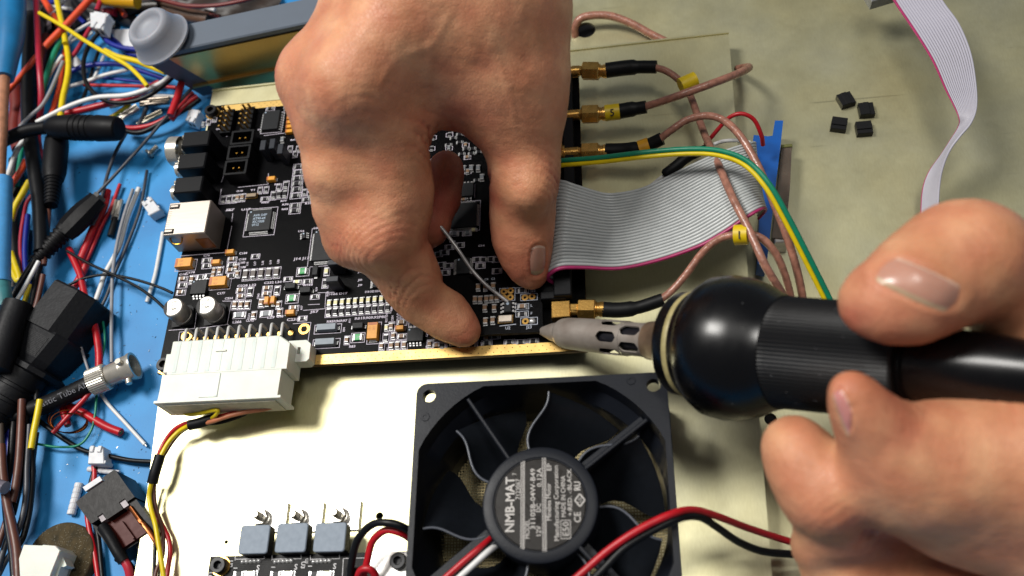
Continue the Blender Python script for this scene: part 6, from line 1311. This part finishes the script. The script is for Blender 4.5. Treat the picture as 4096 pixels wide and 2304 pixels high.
# --- small plugs
def jst(name, label, corners, h0, h1, tabs=True):
    z = ZM + h1; pl = [P(a, b, z)[:2] for a, b in corners]; t = thing(name, label, 'plug', (pl[0][0], pl[0][1], ZM + h0))
    c = np.mean(np.array(pl), 0); m_ = MB(); m_.loft([[(p[0], p[1], ZM + h0) for p in pl], [(p[0], p[1], z - .4) for p in pl], [tuple(c + (np.array(p) - c) * .93) + (z,) for p in pl]]); m_.build('plug_body', WHITEP, t)
    e = np.array(pl[1]) - np.array(pl[0]); L_e = np.linalg.norm(e); e = e / L_e; f = np.array(pl[3]) - np.array(pl[0]); L_f = np.linalg.norm(f); f = f / L_f; an = math.atan2(e[1], e[0])
    m_ = MB()
    for s_ in (.22, .78): p = np.array(pl[0]) + e * L_e * s_ + f * L_f * .16; m_.box((p[0], p[1], z - .1), (L_e * .26, L_f * .34, .8), 0, an, ch=.15)
    m_.build('plug_latch', WHITEP, t); m_ = MB(); p = np.array(pl[3]) + e * L_e * .5 - f * L_f * .12; m_.box((p[0], p[1], ZM + h0), (L_e * 1.16, L_f * .16, h1 - h0 - .3), 0, an, ch=.1); m_.build('plug_lip', WHITEP, t)
    m_ = MB()
    for s_ in (.3, .7): p = np.array(pl[0]) + e * L_e * s_ - f * .05; m_.box((p[0], p[1], ZM + h0 + (h1 - h0) * .3), (L_e * .22, .2, (h1 - h0) * .4), 0, an)
    m_.build('plug_socket', mat('socket_dark', '23211f', .7), t); return t
jst('white_plug', 'small white two pin plug among the wires at the top, crimson leads through it', [(412, 118), (362, 108), (358, 48), (428, 50)], 13, 19)
jst('white_plug', 'small white plug standing beside the chassis corner and black socket', [(778, 492), (742, 482), (756, 432), (798, 440)], 2, 7)
jst('white_plug', 'small white two pin plug lying askew left of the network socket', [(566, 815), (602, 785), (640, 838), (598, 860)], 1, 6)
jst('white_plug', 'small white plug on the red and black leads at the lower mat', [(412, 1786), (357, 1786), (350, 1855), (416, 1855)], 2, 7.5)
t = thing('white_block', 'glossy white plastic block half hidden behind the rubber foot', 'block', P(490, 150, ZM)); m_ = MB(); pl = [P(a, b, ZM + 8)[:2] for a, b in ((440, 118), (560, 115), (560, 188), (490, 184), (462, 160))]; m_.prism(pl[::-1], ZM + .3, ZM + 8); m_.build('block_body', WHITEP, t)
t = thing('white_block', 'small crumpled white plastic piece near the bent yellow wire', 'block', P(305, 240, ZM + 6)); m_ = MB(); pl = [P(a, b, ZM + 8)[:2] for a, b in ((298, 218), (318, 236), (325, 255), (300, 268), (284, 255))]; m_.prism(pl[::-1], ZM + 2, ZM + 8); m_.build('block_body', WHITEP, t)
# metal terminals
def blade_terminal(label, p0_, p1_, wpx, h, m=NICKEL, sleeve=None):
    a, b_ = np.array(P(*p0_, ZM + h)), np.array(P(*p1_, ZM + h)); d = b_ - a; L0 = np.linalg.norm(d); an = math.atan2(d[1], d[0]); mm = MMPP(*p0_, ZM + h); w_ = wpx * mm; c = (a + b_) / 2; u = d / L0; n_ = np.array([-u[1], u[0], 0])
    t = thing('blade_terminal', label, 'terminal', tuple(c)); m_ = MB(); m_.box((c[0], c[1], ZM + h - .5), (L0, w_, .8), 0, an, ch=.1)
    for s_ in (-1, 1): q = c + n_ * s_ * w_ * .36; m_.tube([q - d * .28 + np.array([0, 0, .6]), q + d * .5 + np.array([0, 0, .6])], w_ * .17, 8)
    m_.build('terminal_blade', m, t, smooth=35); m_ = MB(); e = a + d * .12; m_.tube([e - d * .1, e + d * .25], w_ * .34, 10); m_.build('crimp_barrel', m, t, smooth=40)
    if sleeve: wire_part('terminal_sleeve', t, [(q[0], q[1], ZM + h) for q in sleeve], wpx * .8, BLACKS, 10)
blade_terminal('silver blade terminal with a black sleeve between red and grey wires', (458, 880), (478, 802), 34, 2.2, NICKEL, [(462, 872), (455, 900), (446, 932), (443, 945)])
blade_terminal('dull metal blade terminal across the thick red stub', (560, 412), (678, 402), 34, 6, mat('dull_nickel', '8d8378', .3, 1, var=.2))
blade_terminal('dull metal terminal pointing at the barrel connector', (470, 480), (552, 428), 30, 6, NICKEL)
blade_terminal('flat metal terminal with a dark edge beside the red lead', (548, 498), (650, 448), 26, 3, mat('beige_nickel', 'a09a8b', .32, 1, var=.15))
t = thing('small_screw', 'small silver screw lying on the mat left of the sockets', 'screw', P(610, 605, ZM + 2)); a, b_ = np.array(P(592, 618, ZM + 2.4)), np.array(P(630, 584, ZM + 2)); d = b_ - a; L0 = np.linalg.norm(d); m_ = MB(); m_.lathe([(0, 1.2), (.2, 2.3), (1.3, 2.3), (1.5, 1.2)], a, d / L0, 18); m_.build('screw_head', NICKEL, t, smooth=35); m_ = MB(); m_.lathe(sum([[(1.4 + i * .35, 1.15), (1.57 + i * .35, .95)] for i in range(int((L0 - 1.4) / .35))], []), a, d / L0, 14); m_.build('screw_shank', NICKEL, t, smooth=30)
# white spiral wrap pieces
def spiral(label, p0_, p1_, wpx, h):
    a, b_ = np.array(P(*p0_, ZM + h)), np.array(P(*p1_, ZM + h)); mm = MMPP(*p0_, ZM + h); d = b_ - a; L0 = np.linalg.norm(d); pr = []
    for i in range(6): pr += [(L0 * (i / 6 + .01), wpx * .46 * mm), (L0 * (i / 6 + .03), wpx * .5 * mm), (L0 * (i / 6 + .14), wpx * .5 * mm), (L0 * (i / 6 + .16), wpx * .45 * mm)]
    m_ = MB(); m_.lathe(pr, a, d / L0, 14); tag(m_.build('spiral_wrap', WHITEP, smooth=25), label, 'cable wrap')
spiral('short white spiral wrap lying left of the black switch', (318, 1932), (284, 2060), 34, 1.9); spiral('short white spiral wrap under the lower white plug', (352, 1876), (478, 1892), 22, 1.6)
# felt disc and bottom plug
DF = mat('brown_felt', '4a3d24', .95, var=.3, nscale=350, bump=1., bscale=900, col2='2d2716'); c = P(232, 2236, ZM + 4.5); r = 147 * MMPP(232, 2236, ZM + 4.5); m_ = MB(); m_.lathe([(0, r), (3.9, r), (4.5, r - .6), (4.5, .01)], (c[0], c[1], ZM), (0, 0, 1), 56, caps=False)
tag(m_.build('felt_disc', DF, smooth=50), 'round brown felt disc on the mat under the white plug', 'disc')
sp = MB(); rg = random.Random(3)
for i in range(420):
    a, q = rg.uniform(0, 6.28), r * math.sqrt(rg.random()) * .97; sp.box((c[0] + q * math.cos(a), c[1] + q * math.sin(a), ZM + 4.35), (rg.uniform(.15, .4), rg.uniform(.15, .3), .3), 0, a)
o = sp.build('felt_grit', mat('felt_grit', '6a6148', .6, var=.3), bpy.data.objects['felt_disc'], org=ORG['felt_disc']); o['kind'] = 'stuff'
zt_ = ZM + 15; pl = [P(a, b, zt_)[:2] for a, b in ((94, 2178), (170, 2181), (172, 2178), (221, 2182), (240, 2202), (205, 2290), (170, 2400), (0, 2400), (55, 2290))]
t = thing('nylon_plug', 'milky white nylon plug with a side latch lying on the felt disc', 'plug', P(140, 2250, zt_)); m_ = MB(); c = np.mean(np.array(pl), 0); m_.loft([[(p[0], p[1], ZM + 4.6) for p in pl[::-1]], [(p[0], p[1], zt_ - .5) for p in pl[::-1]], [tuple(c + (np.array(p) - c) * .975) + (zt_,) for p in pl[::-1]]]); m_.build('plug_body', NATURAL, t)
pl = [P(a, b, zt_ - 3)[:2] for a, b in ((238, 2204), (244, 2206), (266, 2262), (254, 2268), (244, 2266), (222, 2330), (205, 2330))]; m_ = MB(); m_.prism(pl[::-1], ZM + 7, zt_ - 3); m_.build('plug_latch', NATURAL, t)
# black and brown switch
zz = ZM + 16
uv = lambda f, g: tuple((np.array([383, 1948]) + f * np.array([165, 230]) + g * np.array([86, -57])))
SWB = mat('switch_black', '0f0c0d', .42, spec=.18, var=.08, bump=.15, bscale=900); SWR = mat('switch_brown', '4a1710', .4, spec=.15, var=.08); SWG = mat('switch_grey', '8d8288', .4)
t = thing('rocker_switch', 'black and brown switch with copper blade lying at a slant on the wires', 'switch', P(465, 2070, zz))
def spoly(mb, pts, z0, z1, mi=0, pz=None):
    pl = [P(*uv(f, g), pz if pz is not None else z1)[:2] for f, g in pts]
    if sum(pl[i][0] * pl[(i + 1) % len(pl)][1] - pl[(i + 1) % len(pl)][0] * pl[i][1] for i in range(len(pl))) < 0: pl = pl[::-1]
    mb.prism(pl, z0, z1, mi)
m_ = MB(); spoly(m_, [(.02, -.96), (.06, -.99), (.40, -.98), (.40, -.62), (.36, -.62), (.36, -.38), (.47, -.38), (.47, .36), (.36, .38), (.36, .66), (.42, .66), (.42, 1.0), (-.04, 1.0), (-.06, .96), (-.06, .45), (.0, .42), (.0, -.4)], ZM + 2, zz); m_.build('switch_housing', SWB, t)
m_ = MB(); spoly(m_, [(.40, -.95), (.98, -.9), (.98, .95), (.40, .95)], ZM + 2, zz - 4.5, 0, zz - 4.5); spoly(m_, [(.44, .70), (1.0, .66), (1.02, .98), (.43, 1.0)], zz - 9, zz - 1.2); spoly(m_, [(.42, -.98), (.9, -.95), (.9, -.78), (.42, -.78)], zz - 9, zz - 3); m_.build('switch_base', SWB, t); m_ = MB(); spoly(m_, [(.42, -.6), (.93, -.55), (.93, .62), (.42, .62)], zz - 4.6, zz - 3.2); spoly(m_, [(.60, -.02), (.9, -.02), (.9, .06), (.60, .06)], zz - 3.3, zz - 1.6); m_.build('brown_insert', SWR, t)
m_ = MB(); spoly(m_, [(.37, -.61), (.46, -.61), (.46, -.4), (.37, -.4)], zz - 4, zz - .6); spoly(m_, [(.37, .40), (.47, .40), (.47, .64), (.37, .64)], zz - 4, zz - .6); m_.build('grey_tab', SWG, t)
m_ = MB(); spoly(m_, [(-.10, -.42), (-.03, -.42), (-.03, .36), (-.10, .36)], zz - 4, zz - .8); m_.build('white_rocker', WHITEP, t); m_ = MB(); spoly(m_, [(.97, -.1), (1.08, -.1), (1.08, .42), (.97, .42)], ZM + 3, zz - 7, 0, zz - 7); m_.build('mounting_lug', mat('lug_grey', '3d3d42', .5), t)
wire_part('copper_blade', t, [(523, 2030, zz - 1), (560, 2082, zz), (585, 2110, zz + .3), (612, 2152, zz - .5), (632, 2186, zz - 2)], 19, COPPER, 6); wire_part('sleeved_lead', t, [(412, 2108, zz - 2), (440, 2150, zz - 1), (470, 2205, zz - 1), (495, 2245, zz - 2)], 46, BLACKS, 12); wire_part('red_lead', t, [(490, 2232, zz - 2), (512, 2272, zz - 3), (524, 2330, zz - 5)], 34, mat('rose_insulation', 'b3293c', .35, var=.06), 10); wire_part('black_lead', t, [(470, 2230, zz - 9), (515, 2262, zz - 9), (545, 2330, zz - 9)], 34, BLKW, 10)
wire('clear tube end at the left border above the brown cable', mat('clear_tube', '6b6670', .2, var=.1), 52, [(-30, 1935), (0, 1945), (22, 1952)], 20, 'plastic_tube', 'tube', n=14)
# crumbs and wire clippings
rg = random.Random(21); kinds = {'dark_crumbs': (mat('crumb_dark', '1b2430', .6), 150), 'pale_crumbs': (mat('crumb_pale', '9fb4c4', .4), 60), 'metal_clippings': (SILVER, 26)}
for nm, (m, cnt) in kinds.items():
    m_ = MB()
    for i in range(cnt):
        px, py = rg.uniform(230, 640), rg.uniform(350, 2200); x, y, _ = P(px, py, ZM); L0 = rg.choice([.2, .25, .3, .4, .5, .8, 1.1]); m_.box((x, y, ZM + .02), (L0, rg.uniform(.1, .3), rg.uniform(.08, .25)), 0, rg.uniform(0, 3.14))
    o = m_.build(nm, m); o['kind'] = 'stuff'; o['label'] = {'dark_crumbs': 'scattered dark crumbs and wire clippings on the blue mat', 'pale_crumbs': 'scattered pale crumbs of plastic on the blue mat', 'metal_clippings': 'scattered bright metal clippings on the blue mat'}[nm]
for o in bpy.data.objects:
    if '_org' in o: del o['_org']
